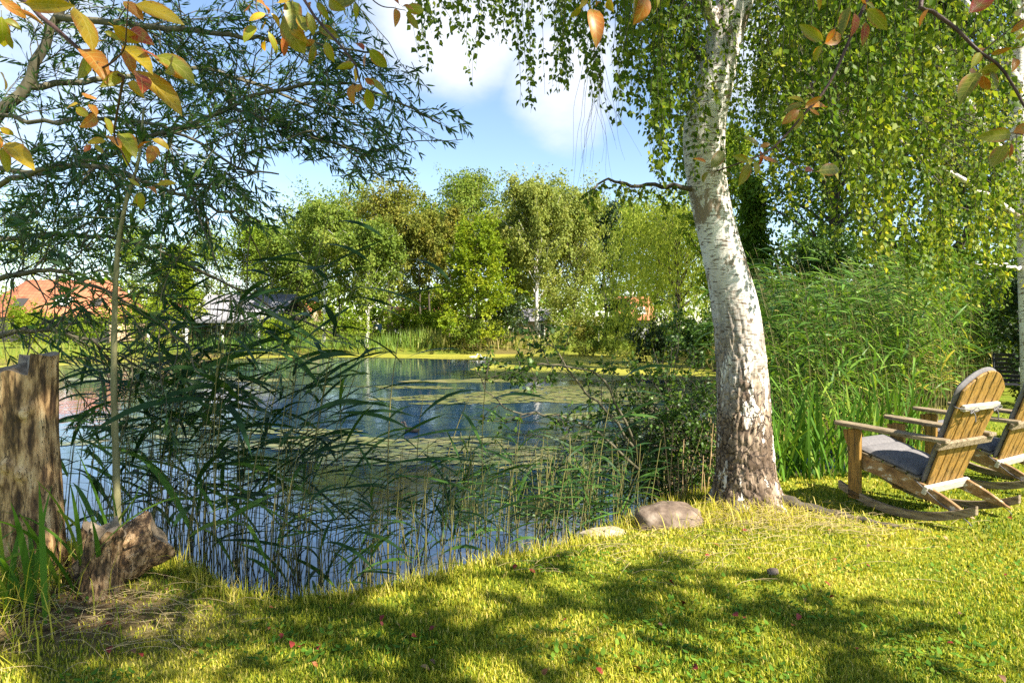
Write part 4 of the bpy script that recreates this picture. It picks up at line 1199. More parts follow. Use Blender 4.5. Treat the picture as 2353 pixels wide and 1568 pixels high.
# ------------------------------------------------------------------ the willow on the near bank
rng = np.random.default_rng(31)
wx, wy = -5.0, 5.9
willow = empty('willow_tree', (wx, wy, gz(wx, wy))); tag(willow, 'dark narrow leaved willow overhanging the reeds and the tall stump', 'tree')
WL = [([np.array([wx, wy, -.2]), np.array([wx + .1, wy - .1, 1.2]), P(-40, 330, 5.5), P(60, 200, 5.45), P(130, 40, 5.4), P(190, -140, 5.3), P(300, -420, 5.2)], .075),
      ([P(-60, 370, 5.5), P(80, 400, 5.1), P(230, 360, 4.9), P(353, 312, 4.8), P(485, 267, 4.7), P(589, 218, 4.65), P(700, 198, 4.6), P(765, 187, 4.55), P(830, 203, 4.5), P(930, 240, 4.45), P(1010, 285, 4.4)], .032),
      ([P(540, 248, 4.68), P(623, 277, 4.6), P(700, 300, 4.55), P(800, 345, 4.5), P(880, 410, 4.45)], .018),
      ([P(-80, 660, 4.6), P(40, 632, 4.4), P(140, 625, 4.3), P(280, 690, 4.2), P(420, 785, 4.1)], .03),
      ([P(-100, 480, 5.2), P(60, 400, 4.6), P(200, 380, 4.2), P(340, 420, 4.0), P(480, 470, 3.9), P(600, 510, 3.85)], .03),
      ([P(130, 40, 5.4), P(330, 60, 5.0), P(520, 80, 4.8), P(700, 100, 4.7), P(860, 120, 4.6)], .04),
      ([P(60, 200, 5.45), P(260, 180, 5.8), P(480, 160, 6.2), P(700, 240, 6.5), P(850, 300, 6.6)], .04),
      ([P(190, -140, 5.3), P(420, -200, 5.0), P(650, -120, 4.8), P(800, -20, 4.7)], .04),
      ([P(-60, 560, 5.2), P(120, 540, 5.5), P(320, 560, 5.8), P(500, 640, 6.0), P(660, 720, 6.1), P(800, 780, 6.2)], .03),
      ([P(-80, 800, 4.6), P(60, 760, 4.7), P(200, 780, 4.9), P(330, 850, 5.0)], .03),
      ([P(-60, 250, 5.4), P(100, 280, 4.9), P(250, 270, 4.6), P(400, 300, 4.4), P(540, 380, 4.3), P(640, 400, 4.25)], .025)]
wl_pts = []
for q, (c, r) in enumerate(WL):
    pl = spline(c, 26); pl[1:-1] += rng.normal(size=(24, 3)) * .008
    a = Acc(); tube(a, pl, np.linspace(r if q == 0 else r * .72, max(.005, r * .15), 26), 9 if q == 0 else 7)
    lk('trunk' if q == 0 else 'limb', a.mesh('limb', True), M['bark_willow'], willow)
    wl_pts.append(pl)
WPOLY = [(-300, -400), (840, -400), (835, 0), (860, 110), (960, 150), (1035, 215), (1092, 300), (1040, 385), (985, 330), (940, 440), (880, 440), (800, 430), (740, 370), (640, 350),
         (590, 360), (650, 390), (590, 440), (720, 470), (650, 530), (540, 550), (560, 640), (680, 700), (860, 800), (860, 850), (760, 850), (650, 800), (560, 850), (450, 1020), (300, 1060), (-300, 1060)]
s, tg = spread(np.stack(wl_pts), 34, .08, 1, rng)
sub = grow(s, unit(tg * .7 + rnd_dirs(len(s), rng) * .75), rng.uniform(.35, 1.1, len(s)), 8, .06, .13, rng)
s2, tg2 = spread(sub, 9, .1, 1, rng)
n2 = len(s2)
tw = grow(s2, unit(tg2 * .8 + rnd_dirs(n2, rng) * .65 + np.array([.12, 0, 0])), rng.uniform(.18, .42, n2), 7, .10, .08, rng)
px, py = proj(tw[:, -1]); px2, py2 = proj(tw[:, 3])
ok = in_poly(px, py, WPOLY) & in_poly(px2, py2, WPOLY) & (tw[:, :, 1].min(1) > 2.6)
lower = py > 620
ok &= rng.uniform(size=n2) < .86
ok &= ~((px > 560) & (py < 460) & (rng.uniform(size=n2) < .42))
ok &= ~(lower & (rng.uniform(size=n2) < .72))
tw = tw[ok]
pxs, pys = proj(sub[:, -1])
sub_ok = in_poly(pxs, pys, WPOLY) & (sub[:, :, 1].min(1) > 2.6)
a = Acc(); thin_tubes(a, sub[sub_ok], .006, .0025); thin_tubes(a, tw[:, ::3], .0025, .001)
lk('twigs', a.mesh('twigs'), M['bark_willow'], willow)
lp, lt = spread(tw, 15, .05, 1, rng)
ax = unit(lt * .75 + rnd_dirs(len(lp), rng) * .62 + np.array([0, 0, -.12]))
fr_ = leaf_frames(ax, rng)
size = rng.uniform(.045, .09, len(lp))
tint = np.clip(rng.beta(2, 2.5, len(lp)), 0, 1)
keep = single_leaves(willow, lp, fr_, size, 'lance', tint, M['leaf_willow'], 300)
a = Acc(); add_leaves(a, lp[keep], None, size[keep], 'lance', tint[keep], tuple(f[keep] for f in fr_))
lk('crown', a.mesh('crown'), M['leaf_willow'], willow)["kind"] = "stuff"

sap = empty('willow_sapling', tuple(P(270, 1200, 3.75))); tag(sap, 'slim pale barked sapling standing in the water behind the split log', 'sapling')
sp = spline([P(272, 1290, 3.75), P(268, 1100, 3.75), P(262, 900, 3.74), P(264, 700, 3.72), P(272, 560, 3.7), P(292, 455, 3.68), P(318, 370, 3.66), P(330, 250, 3.64)], 40)
a = Acc(); tube(a, sp, np.linspace(.021, .006, 40) + .0012 * np.sin(np.arange(40) * 2.3), 9)
lk('trunk', a.mesh('trunk', True), M['bark_sapling'], sap)
s, tg = spread(sp[None, 16:], 26, 0, 1, rng)
tw = grow(s, tg * .6 + rnd_dirs(26, rng) * .8, rng.uniform(.2, .5, 26), 7, .08, .1, rng)
a = Acc(); thin_tubes(a, tw, .003, .001); lk('twigs', a.mesh('twigs'), M['bark_sapling'], sap)
lp, lt = spread(tw, 13, .2, 1, rng)
ax = unit(lt + rnd_dirs(len(lp), rng) * .6); fr_ = leaf_frames(ax, rng); size = rng.uniform(.06, .1, len(lp))
a = Acc(); add_leaves(a, lp, None, size, 'lance', rng.beta(2, 2, len(lp)), fr_)
lk('crown', a.mesh('crown'), M['leaf_willow'], sap)["kind"] = "stuff"

# ------------------------------------------------------------------ dark shrub between pond and birch
rng = np.random.default_rng(41)


def shrub(name, label, base, stems, leaf, size, nsub, ntw, nlf, rng, want=120, sublen=(.25, .6)):
    root = empty(name, tuple(base)); tag(root, label, 'shrub')
    pls = np.stack([spline(c, 16) for c in stems])
    for pl in pls:
        pl[1:-1] += rng.normal(size=(14, 3)) * .008
        a = Acc(); tube(a, pl, np.linspace(.012, .003, 16), 6); lk('stem', a.mesh('stem', True), M['bark_willow'], root)
    s, tg = spread(pls, nsub, .2, 1, rng)
    sub = grow(s, tg * .6 + rnd_dirs(len(s), rng) * .8, rng.uniform(sublen[0], sublen[1], len(s)), 7, .03, .12, rng)
    s2, tg2 = spread(sub, ntw, .1, 1, rng)
    tw = grow(s2, tg2 * .7 + rnd_dirs(len(s2), rng) * .7, rng.uniform(.08, .2, len(s2)), 5, .03, .1, rng)
    a = Acc(); thin_tubes(a, sub, .004, .0018); thin_tubes(a, tw, .002, .001); lk('twigs', a.mesh('twigs'), M['bark_dark'], root)
    lp, lt = spread(tw, nlf, .05, 1, rng)
    ax = unit(lt * .6 + rnd_dirs(len(lp), rng) * .8); f = leaf_frames(ax, rng); sz = rng.uniform(size[0], size[1], len(lp))
    tint = rng.beta(2, 2.2, len(lp))
    keep = single_leaves(root, lp, f, sz, 'oval', tint, M[leaf], want)
    a = Acc(); add_leaves(a, lp[keep], None, sz[keep], 'oval', tint[keep], tuple(q[keep] for q in f))
    lk('crown', a.mesh('crown'), M[leaf], root)["kind"] = "stuff"
    return root


b0 = np.array([1.55, 5.75, -.42])
stems = [[b0 + rng.normal(size=3) * [.25, .15, .02], P(1560 + 40 * rng.normal(), 1050, 5.8), P(x, y, d)] for x, y, d in
         ((1500, 800, 5.9), (1560, 760, 6.0), (1440, 880, 5.7), (1400, 960, 5.5), (1600, 800, 6.2), (1480, 920, 5.6), (1540, 880, 5.8), (1620, 900, 5.9), (1420, 1020, 5.5), (1500, 1000, 5.5))]
shrub('waterside_shrub', 'dark leafy shrub leaning over the water beside the birch foot', b0, stems, 'leaf_shrub', (.025, .05), 13, 7, 8, rng, 200)
arch = [[P(1470, 1060, 5.4), P(1405, 900, 5.2), P(1350, 850, 5.1), P(1260, 835, 5.0), P(1190, 848, 4.95)],
        [P(1480, 1060, 5.4), P(1400, 950, 5.2), P(1330, 880, 5.1), P(1270, 800, 5.05), P(1230, 790, 5.0)],
        [P(1470, 1080, 5.3), P(1350, 980, 5.1), P(1240, 950, 5.0), P(1150, 930, 4.9), P(1090, 845, 4.9)]]
shrub('arching_briar', 'thin arching briar stems with dark leaves reaching over the pond', np.array([1.0, 5.3, -.42]), arch, 'leaf_shrub', (.03, .05), 12, 4, 6, rng, 150, (.08, .3))
# ------------------------------------------------------------------ reeds
rng = np.random.default_rng(61)


def ribbon(p0, az, el, L, w, bend, twist, segs=6):
    t = np.linspace(0, 1, segs + 1)
    d = np.array([math.cos(az) * math.cos(el), math.sin(az) * math.cos(el), math.sin(el)])
    p = np.array(p0, float); pts = [p.copy()]
    for k in range(segs):
        p = p + d * L / segs; pts.append(p.copy())
        d = unit(d + np.array([0, 0, -bend / segs]))
    pts = np.array(pts)
    side0 = np.array([-math.sin(az), math.cos(az), 0])
    tan = unit(np.gradient(pts, axis=0))
    up = np.cross(side0, tan)
    ang = twist * t
    side = side0[None] * np.cos(ang)[:, None] + up * np.sin(ang)[:, None]
    ww = w * np.minimum(1, np.sin(np.pi * np.clip(.12 + t * .90, 0, 1)) ** .8 * 1.05)
    ww[-1] = w * .02
    V = np.empty((segs + 1, 2, 3)); V[:, 0] = pts - side * ww[:, None] / 2; V[:, 1] = pts + side * ww[:, None] / 2
    k = np.arange(segs) * 2
    return V.reshape(-1, 3), np.stack([k, k + 1, k + 3, k + 2], 1)


def reed_parts(H, nl, Lr, w, rng, az0=0.0, az_s=.7, f0=.28, lean=.10, plume=False, er=(28, 68), bend=(.5, 1.9), tb=(.28, .55)):
    """one reed at the origin: stem arrays, list of leaf arrays, plume arrays"""
    t = np.linspace(0, 1, 9)
    stem = np.column_stack([lean * H * t ** 2 + .01 * np.sin(t * 5), .01 * H * np.sin(t * 4 + rng.uniform(0, 6)), H * t])
    sa = Acc(); tube(sa, stem, np.linspace(.0042, .0018, 9), 4, tint=.35, cap=False)
    leaves = []
    for i in range(nl):
        f = f0 + (1 - f0) * (i + rng.uniform(0, .6)) / nl
        f = min(f, .99)
        p = np.array([np.interp(f, t, stem[:, k]) for k in range(3)])
        az = az0 + rng.normal() * az_s + (math.pi if rng.uniform() < .22 else 0)
        L = rng.uniform(*Lr) * (1.1 - .45 * abs(f - .55) * 2)
        V, Q = ribbon(p, az, math.radians(rng.uniform(*er)), L, w * rng.uniform(.7, 1.15), rng.uniform(*bend), rng.normal() * .9)
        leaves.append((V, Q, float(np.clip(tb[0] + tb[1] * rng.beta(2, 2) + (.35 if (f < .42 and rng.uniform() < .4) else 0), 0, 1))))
    pl = None
    if plume:
        pa = Acc()
        s = np.repeat(stem[-1:], 12, 0) - np.array([[0, 0, .18]]) * rng.uniform(0, 1, (12, 1))
        pth = grow(s, np.column_stack([.6 + .4 * rng.normal(size=12), .4 * rng.normal(size=12), 1.0 + 0 * s[:, 0]]), rng.uniform(.06, .16, 12), 4, .5, .1, rng)
        thin_tubes(pa, pth, .006, .002, rng.uniform(0, 1))
        pl = pa
    return sa, leaves, pl


def reed_kind(n, Hr, nl, Lr, w, az0, az_s, f0, plume_p=0.0, lean=.1, er=(28, 68), bend=(.5, 1.9), tb=(.28, .55)):
    out = []
    for q in range(n):
        H = rng.uniform(*Hr)
        sa, lv, pl = reed_parts(H, nl + rng.integers(-1, 2), Lr, w, rng, az0, az_s, f0, lean, rng.uniform() < plume_p, er, bend, tb)
        out.append((sa, lv, pl))
    return out


def reed_meshes(kinds):
    res = []
    for sa, lv, pl in kinds:
        sm = sa.mesh('stem'); sm.materials.append(M['reed_stem'])
        lm = []
        for V, Q, t in lv:
            m = Acc().add(V, None, Q, t).mesh('leaf'); m.materials.append(M['reed_leaf']); lm.append(m)
        pm = None
        if pl: pm = pl.mesh('plume'); pm.materials.append(M['plume'])
        res.append((sm, lm, pm))
    return res


def place_reed(meshes, x, y, z, rz, s, label, group):
    sm, lm, pm = meshes
    r = empty('reed', (x, y, z), rz)
    r.scale = (s, s, s)
    r.rotation_euler = (rng.normal() * .08, rng.normal() * .09, rz)
    tag(r, label, 'reed', group)
    for nm, ms in (('stem', [sm]), ('leaf', lm), ('plume', [pm] if pm else [])):
        for m in ms:
            o = bpy.data.objects.new(nm, m); COL.objects.link(o); o.parent = r
    return r


def joined_reeds(acc_s, acc_l, kinds, xs, ys, zs, rzs, ss, acc_p=None):
    ch = rng.integers(0, len(kinds), len(xs))
    for k, (sa, lv, pl) in enumerate(kinds):
        idx = np.where(ch == k)[0]
        if not len(idx): continue
        sets = [(acc_s, np.concatenate(sa.V), np.concatenate(sa.Q), None)]
        for V, Q, t in lv: sets.append((acc_l, V, Q, t))
        if pl and acc_p is not None: sets.append((acc_p, np.concatenate(pl.V), np.concatenate(pl.Q), .5))
        c, s_ = np.cos(rzs[idx]), np.sin(rzs[idx])
        tj = rng.normal(size=len(idx)) * .13
        for acc, V, Q, t in sets:
            X = (V[None, :, 0] * c[:, None] - V[None, :, 1] * s_[:, None]) * ss[idx][:, None] + xs[idx][:, None]
            Y = (V[None, :, 0] * s_[:, None] + V[None, :, 1] * c[:, None]) * ss[idx][:, None] + ys[idx][:, None]
            Z = V[None, :, 2] * ss[idx][:, None] + zs[idx][:, None]
            W = np.stack([X, Y, Z], -1)
            QQ = Q[None] + (np.arange(len(idx)) * len(V))[:, None, None]
            tint = np.repeat(np.clip((t if t is not None else .35) + tj, 0, 1), len(V))
            acc.add(W.reshape(-1, 3), None, QQ.reshape(-1, 4), tint)


tall = reed_kind(9, (1.3, 2.5), 8, (.40, .70), .035, 0.0, .75, .24, lean=.14, er=(0, 48), bend=(.15, 1.2), tb=(.06, .40))  # shade by the stump is put into the colour as low leaf tints
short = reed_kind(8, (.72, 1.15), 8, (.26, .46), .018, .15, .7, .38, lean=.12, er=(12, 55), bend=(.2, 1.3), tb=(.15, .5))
bed = reed_kind(9, (1.9, 2.65), 11, (.38, .66), .030, 2.9, .85, .22, .12, lean=-.17, er=(2, 55), tb=(.35, .55))  # higher leaf tints stand in for sun that the edge birch blocks
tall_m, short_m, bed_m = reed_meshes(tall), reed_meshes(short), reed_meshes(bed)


def shore_points(n, x0, x1, s0, s1, ymax=9.0, tries=40000):
    x = rng.uniform(x0, x1, tries); y = rng.uniform(3.0, ymax, tries)
    s = shore(x, y)
    ok = (s > s0) & (s < s1)
    return x[ok][:n], y[ok][:n], s[ok][:n]


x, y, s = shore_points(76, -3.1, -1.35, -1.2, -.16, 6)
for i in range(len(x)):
    place_reed(tall_m[i % 9], x[i], y[i], -.5, rng.normal() * .35, rng.uniform(.72, 1.06), 'tall reed with shade tinted into its leaves growing in the water by the stump', 'tall reeds by the stump')
x, y, s = shore_points(100, -1.1, 1.25, -1.0, -.12, 6.5)
for i in range(len(x)):
    sc = rng.uniform(.75, 1.1) * (1.5 if rng.uniform() < .06 else 1)
    place_reed(short_m[i % 8], x[i], y[i], -.5, rng.normal() * .45, sc, 'short reed in the row along the lawn edge below the boulder', 'short reeds along the lawn edge')
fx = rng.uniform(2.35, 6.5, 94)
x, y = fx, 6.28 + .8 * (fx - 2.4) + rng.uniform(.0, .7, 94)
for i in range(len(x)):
    place_reed(bed_m[i % 9], x[i], y[i], max(-.45, gz(x[i], y[i])), rng.normal() * .5, rng.uniform(.75, 1.0), 'reed with sunlight tinted into its leaves at the front of the reed bed beside the rocking chair', 'reeds at the front of the reed bed')

# the rest of the reed bed beyond, nobody could count it
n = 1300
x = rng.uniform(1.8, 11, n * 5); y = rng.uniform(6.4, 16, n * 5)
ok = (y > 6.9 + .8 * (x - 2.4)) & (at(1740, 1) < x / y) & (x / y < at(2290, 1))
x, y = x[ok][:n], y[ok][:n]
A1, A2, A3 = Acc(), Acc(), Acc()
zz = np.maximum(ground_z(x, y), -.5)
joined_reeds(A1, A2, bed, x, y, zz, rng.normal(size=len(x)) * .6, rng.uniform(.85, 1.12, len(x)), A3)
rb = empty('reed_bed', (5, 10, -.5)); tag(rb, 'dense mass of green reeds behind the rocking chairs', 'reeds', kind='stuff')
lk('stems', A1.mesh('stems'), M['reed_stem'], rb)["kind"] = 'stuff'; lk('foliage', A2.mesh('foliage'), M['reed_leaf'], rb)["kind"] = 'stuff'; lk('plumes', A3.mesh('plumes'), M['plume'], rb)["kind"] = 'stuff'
# extra reeds standing behind the first rows on the near side
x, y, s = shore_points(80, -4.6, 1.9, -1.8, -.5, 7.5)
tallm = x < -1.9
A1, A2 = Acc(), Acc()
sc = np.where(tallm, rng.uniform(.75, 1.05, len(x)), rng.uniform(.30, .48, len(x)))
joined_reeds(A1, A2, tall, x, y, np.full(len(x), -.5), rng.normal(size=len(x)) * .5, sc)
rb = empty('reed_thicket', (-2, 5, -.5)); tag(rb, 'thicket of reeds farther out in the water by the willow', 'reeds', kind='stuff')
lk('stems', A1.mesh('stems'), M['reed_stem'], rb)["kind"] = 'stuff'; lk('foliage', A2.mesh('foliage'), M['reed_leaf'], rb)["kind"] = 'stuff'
# dry brown stalks at the water's edge
x, y, s = shore_points(400, -2.9, 1.7, -1.0, -.06, 6.5)
pth = grow(np.column_stack([x, y, np.full(len(x), -.5)]), np.array([[0, 0, 1.]]) + rng.normal(size=(len(x), 3)) * .11, rng.uniform(.25, 1.1, len(x)), 4, 0, .03, rng)
A = Acc(); thin_tubes(A, pth, .004, .0025, .3)
x, y, s = shore_points(70, 1.2, 1.9, -.45, .1, 6.5)
pth = grow(np.column_stack([x, y, np.full(len(x), -.4)]), np.array([[0, 0, 1.]]) + rng.normal(size=(len(x), 3)) * .10, rng.uniform(.4, 1.0, len(x)), 4, 0, .03, rng)
thin_tubes(A, pth, .006, .004, 1.0)
tag(link('dry_stalks', A.mesh('dry_stalks'), M['reed_stem']), 'dry brown broken reed stalks standing along the waterline', 'stalks', kind='stuff')
# far bank reeds and rough grass
A = Acc()
n = 26000
t = rng.integers(0, len(POND), n); p = POND[t] + rng.uniform(0, 1, n)[:, None] * (np.roll(POND, -1, 0)[t] - POND[t])
sel = (p[:, 1] > 20); p = p[sel]; n = len(p)
cen = POND.mean(0)
p = p + unit(p - cen) * rng.uniform(-.4, 1.6, n)[:, None]
hgt = .5 + 1.3 * vnoise(p[:, 0], p[:, 1], .22, 8) ** 1.5
z = np.maximum(ground_z(p[:, 0], p[:, 1]), -.42)
ax = unit(rng.normal(size=(n, 3)) * [.22, .22, 0] + np.array([0, 0, 1]))
add_leaves(A, np.column_stack([p, z]), ax, hgt * rng.uniform(.7, 1.2, n), 'blade', np.clip(vnoise(p[:, 0], p[:, 1], .13, 4) * 1.2 - .1 + rng.normal(size=n) * .12, 0, 1), leaf_frames(ax, rng))
fb_ = leaf_mat('bank_grass', [(0, (.06, .14, .02)), (.5, (.15, .23, .03)), (.8, (.30, .29, .06)), (1, (.42, .34, .14))], .3)
tag(link('bank_reeds', A.mesh('bank_reeds'), fb_), 'strip of rough grass and low reeds along the far bank', 'reeds', kind='stuff')

# ------------------------------------------------------------------ iris-like blades and grass tussocks
def blade_clump(name, label, x, y, n, Lr, w, seed, mat='iris', spread_=.12, bend=(.4, 1.6), cat='plant', group=None):
    r_ = np.random.default_rng(seed)
    root = empty(name, (x, y, gz(x, y) - .01)); tag(root, label, cat, group)
    for i in range(n):
        V, Q = ribbon((r_.normal() * spread_, r_.normal() * spread_, 0), r_.uniform(0, 6.28), math.radians(r_.uniform(58, 86)), r_.uniform(*Lr), w * r_.uniform(.7, 1.2), r_.uniform(*bend), r_.normal() * .6, 8)
        link('leaf', Acc().add(V, None, Q, r_.beta(2, 2)).mesh('leaf'), M[mat], root)
    return root


blade_clump('sedge_clump', 'bright broad bladed sedge in front of the tall stump', -2.12, 2.98, 20, (.35, .75), .026, 1, spread_=.10)
blade_clump('sedge_clump', 'sedge blades at the outer foot of the tall stump', -2.5, 3.0, 16, (.35, .7), .022, 2, spread_=.12)
blade_clump('sedge_clump', 'arching sedge between the tall stump and the split log', -2.05, 3.35, 12, (.4, .8), .024, 3, spread_=.08)
ic = [(2.35, 6.05), (2.6, 6.2), (2.85, 6.3), (3.1, 6.4), (3.35, 6.5), (2.45, 6.3), (3.65, 6.75), (3.95, 7.0), (2.75, 6.1), (4.3, 7.4)]
for q, (x, y) in enumerate(ic):
    blade_clump('iris_clump', 'clump of tall upright iris blades fringing the reed bed', x, y, 24, (.55, 1.05), .026, 10 + q, group='iris clumps along the reed bed', bend=(.2, 1.2))


def loose_blades(name, label, xs, ys, Lr, w, mat, tint, bend=(.5, 2.0), el=(50, 88), kind='stuff', cat='grass'):
    N = len(xs)
    L = rng.uniform(*Lr, N); az = rng.uniform(0, 6.28, N); e = np.radians(rng.uniform(*el, N)); bd = rng.uniform(*bend, N)
    d = np.stack([np.cos(az) * np.cos(e), np.sin(az) * np.cos(e), np.sin(e)], 1)
    p = np.column_stack([xs, ys, ground_z(xs, ys) - .005]); side = np.stack([-np.sin(az), np.cos(az), 0 * az], 1)
    ww = w * rng.uniform(.6, 1.3, N)
    rows = [p.copy()]
    for k in range(3):
        p = p + d * (L / 3)[:, None]; rows.append(p.copy()); d = unit(d + np.stack([0 * bd, 0 * bd, -bd / 3], 1))
    V = np.empty((N, 7, 3))
    for k, f in enumerate((1, .9, .6)):
        V[:, 2 * k] = rows[k] - side * (ww * f / 2)[:, None]; V[:, 2 * k + 1] = rows[k] + side * (ww * f / 2)[:, None]
    V[:, 6] = rows[3]
    b = (np.arange(N) * 7)[:, None]
    Q = np.concatenate([b + np.array([[0, 1, 3, 2]]), b + np.array([[2, 3, 5, 4]])]); T = b + np.array([[4, 5, 6]])
    A = Acc().add(V.reshape(-1, 3), T, Q, np.repeat(tint, 7))
    return tag(link(name, A.mesh(name), M[mat]), label, cat, kind=kind)


x, y, s = shore_points(5000, -3.2, 2.2, -.10, .16, 6.2, 200000)
loose_blades('bank_grass', 'long uncut grass along the brow of the bank', x, y, (.035, .13), .004, 'grass', np.clip(rng.beta(2, 2, len(x)) + .1, 0, 1))
n = 1700
x = rng.normal(-2.6, .3, n); y = rng.normal(2.85, .3, n); ok = shore(x, y) > 0
loose_blades('rough_grass', 'rough yellowing grass tangled round the stump foot', x[ok], y[ok], (.10, .42), .006, 'grass', np.clip(rng.beta(2, 1.6, ok.sum()), 0, 1), bend=(.8, 3.0))
n = 1500
x = rng.normal(1.55, .33, n); y = rng.normal(4.62, .16, n)
loose_blades('tussock_grass', 'longer faded grass round the boulder and birch foot', x, y, (.05, .17), .005, 'grass', np.clip(rng.beta(3, 1.4, n), 0, 1), bend=(1, 3))
# straw lying about
x = np.concatenate([rng.normal(1.75, .42, 300), rng.normal(.9, .5, 120), rng.normal(-1.9, .35, 170)]); y = np.concatenate([rng.normal(4.5, .2, 300), rng.normal(3.9, .3, 120), rng.normal(2.95, .17, 170)])
ok = shore(x, y) > .03; x, y = x[ok], y[ok]; n = len(x)
az = rng.normal(.2, .8, n); L = rng.uniform(.06, .26, n)
p0 = np.column_stack([x, y, ground_z(x, y) + rng.uniform(.015, .05, n)])
x1, y1 = x + np.cos(az) * L, y + np.sin(az) * L
p1 = np.column_stack([x1, y1, np.maximum(ground_z(x1, y1), -.05) + rng.uniform(.012, .05, n)])
mid = (p0 + p1) / 2 + np.column_stack([rng.normal(size=n) * .02, rng.normal(size=n) * .02, rng.uniform(0, .03, n)])
A = Acc(); thin_tubes(A, np.stack([p0, (p0 + mid) / 2 + [0, 0, .005], mid, (p1 + mid) / 2 + [0, 0, .005], p1], 1), .0013, .0009, .7)
tag(link('straw', A.mesh('straw'), M['straw']), 'pale dry straw strewn over the lawn below the birch', 'straw', kind='stuff')

# the mown lawn
n = 250000
py = rng.uniform(905, 1640, n); px = rng.uniform(-350, 2750, n)
Y = CAMH * FPX / (py - 755); x = at(px, Y)
s = shore(x, Y)
bare_d = np.exp(-((x + 1.95) ** 2 / .6 + (Y - 2.98) ** 2 / .2))
ok = (s > -.04) & (rng.uniform(size=n) > bare_d * .93) & (Y < 11)
x, Y, s = x[ok], Y[ok], s[ok]; n = len(x)
patch = .55 * vnoise(x, Y, 1.3, 6) + .45 * vnoise(x, Y, 4.5, 7)
tint = np.clip(-.05 + .85 * patch + rng.normal(size=n) * .24, 0, 1)
tint = np.where(rng.uniform(size=n) < .05, rng.uniform(.8, 1, n), tint)
L = rng.uniform(.012, .034, n) * (.7 + .6 * vnoise(x, Y, 3, 9))
az = rng.uniform(0, 6.28, n); tl = rng.uniform(.1, .75, n)
base = np.column_stack([x, Y, ground_z(x, Y, s) - .003])
side = np.stack([-np.sin(az), np.cos(az), 0 * az], 1)
out = np.stack([np.cos(az), np.sin(az), 0 * az], 1)
w = rng.uniform(.0018, .0038, n) * np.clip(Y / 3.2, .8, 2.2)
V = np.empty((n, 5, 3))
V[:, 0] = base - side * w[:, None]; V[:, 1] = base + side * w[:, None]
m_ = base + (out * (tl * .3)[:, None] + np.array([0, 0, .6])) * L[:, None]
V[:, 2] = m_ - side * (w * .8)[:, None]; V[:, 3] = m_ + side * (w * .8)[:, None]
V[:, 4] = base + (out * tl[:, None] + np.array([0, 0, 1.0]) * (1 - .35 * tl)[:, None]) * L[:, None]
b = (np.arange(n) * 5)[:, None]
A = Acc().add(V.reshape(-1, 3), b + np.array([[2, 3, 4]]), b + np.array([[0, 1, 3, 2]]), np.repeat(tint, 5))
tag(link('lawn_grass', A.mesh('lawn_grass'), M['grass']), 'short mown yellow green lawn grass', 'grass', kind='stuff')

# clover and small weeds among the grass
n = 5200
py = rng.uniform(1120, 1600, n); px = rng.uniform(-200, 2600, n); Y = CAMH * FPX / (py - 755); x = at(px, Y)
ok = (shore(x, Y) > .2) & (vnoise(x, Y, 2.2, 41) > .60)
x, Y = x[ok], Y[ok]; n = len(x)
ax = unit(np.column_stack([rng.normal(size=(n, 2)), rng.uniform(.0, .5, n)]))
sd = unit(np.cross(np.array([0, 0, 1.]), ax))
A = Acc(); add_leaves(A, np.column_stack([x, Y, ground_z(x, Y) + rng.uniform(.012, .03, n)]), None, rng.uniform(.016, .038, n), 'oval', rng.uniform(.1, .8, n), (sd, ax, np.cross(sd, ax)))
tag(link('lawn_weeds', A.mesh('lawn_weeds'), M['iris']), 'patches of clover and small weeds in the lawn', 'weeds', kind='stuff')

# ------------------------------------------------------------------ floating leaves and scum on the pond
A = Acc()


def discs(acc, x, y, r, tint, z, k=7):
    n = len(x)
    th = np.linspace(0, 2 * np.pi, k, endpoint=False)[None] + rng.uniform(0, 6, (n, 1))
    rr = r[:, None] * rng.uniform(.65, 1.15, (n, k))
    V = np.empty((n, k, 3)); V[:, :, 0] = x[:, None] + np.cos(th) * rr * 1.35; V[:, :, 1] = y[:, None] + np.sin(th) * rr; V[:, :, 2] = z[:, None]
    T = np.concatenate([np.stack([np.full(n, 0), np.full(n, i), np.full(n, i + 1)], 1) + (np.arange(n) * k)[:, None] for i in range(1, k - 1)])
    acc.add(V.reshape(-1, 3), T, None, np.repeat(tint, k))


n = 26000
x = rng.uniform(-9, 8, n); y = rng.uniform(6.5, 24, n)
s = shore(x, y)
dens = vnoise(x * .6, y, .55, 11) * .6 + vnoise(x * .5, y, 1.7, 12) * .4
keepm = (s < -.4) & (dens > .52 + .10 * smooth01(16, 24, y) + .06 * smooth01(9, 6.5, y) + .2 * smooth01(-2, -6, x))
x, y = x[keepm], y[keepm]; n = len(x)
discs(A, x, y, rng.uniform(.03, .11, n), rng.beta(2, 2, n), WATER_Z + rng.uniform(.003, .012, n))
x = rng.uniform(-16, 8, 1100); y = 22.5 + rng.normal(size=1100) * .35 + np.sin(x * .4) * .8
kk = (shore(x, y) < -.4) & (vnoise(x, y, .5, 14) > .42)
discs(A, x[kk], y[kk], rng.uniform(.08, .3, kk.sum()), rng.beta(2.5, 1.5, kk.sum()), WATER_Z + rng.uniform(.003, .012, kk.sum()))
tag(link('floating_leaves', A.mesh('floating_leaves'), M['pad']), 'rafts of small floating water plants on the pond', 'water plants', kind='stuff')
A = Acc()
n = 9000
x = rng.uniform(-26, 10, n); y = rng.uniform(24, 47, n); s = shore(x, y)
lim = np.interp(x, [-26, -12, -4, 1, 5, 9], [2.5, 3, 7, 12, 14, 12])
kk = (s < -.05) & (s > -lim * (.75 + .5 * vnoise(x, y, .3, 15))) & ~((x < -12) & (s < -2.5))
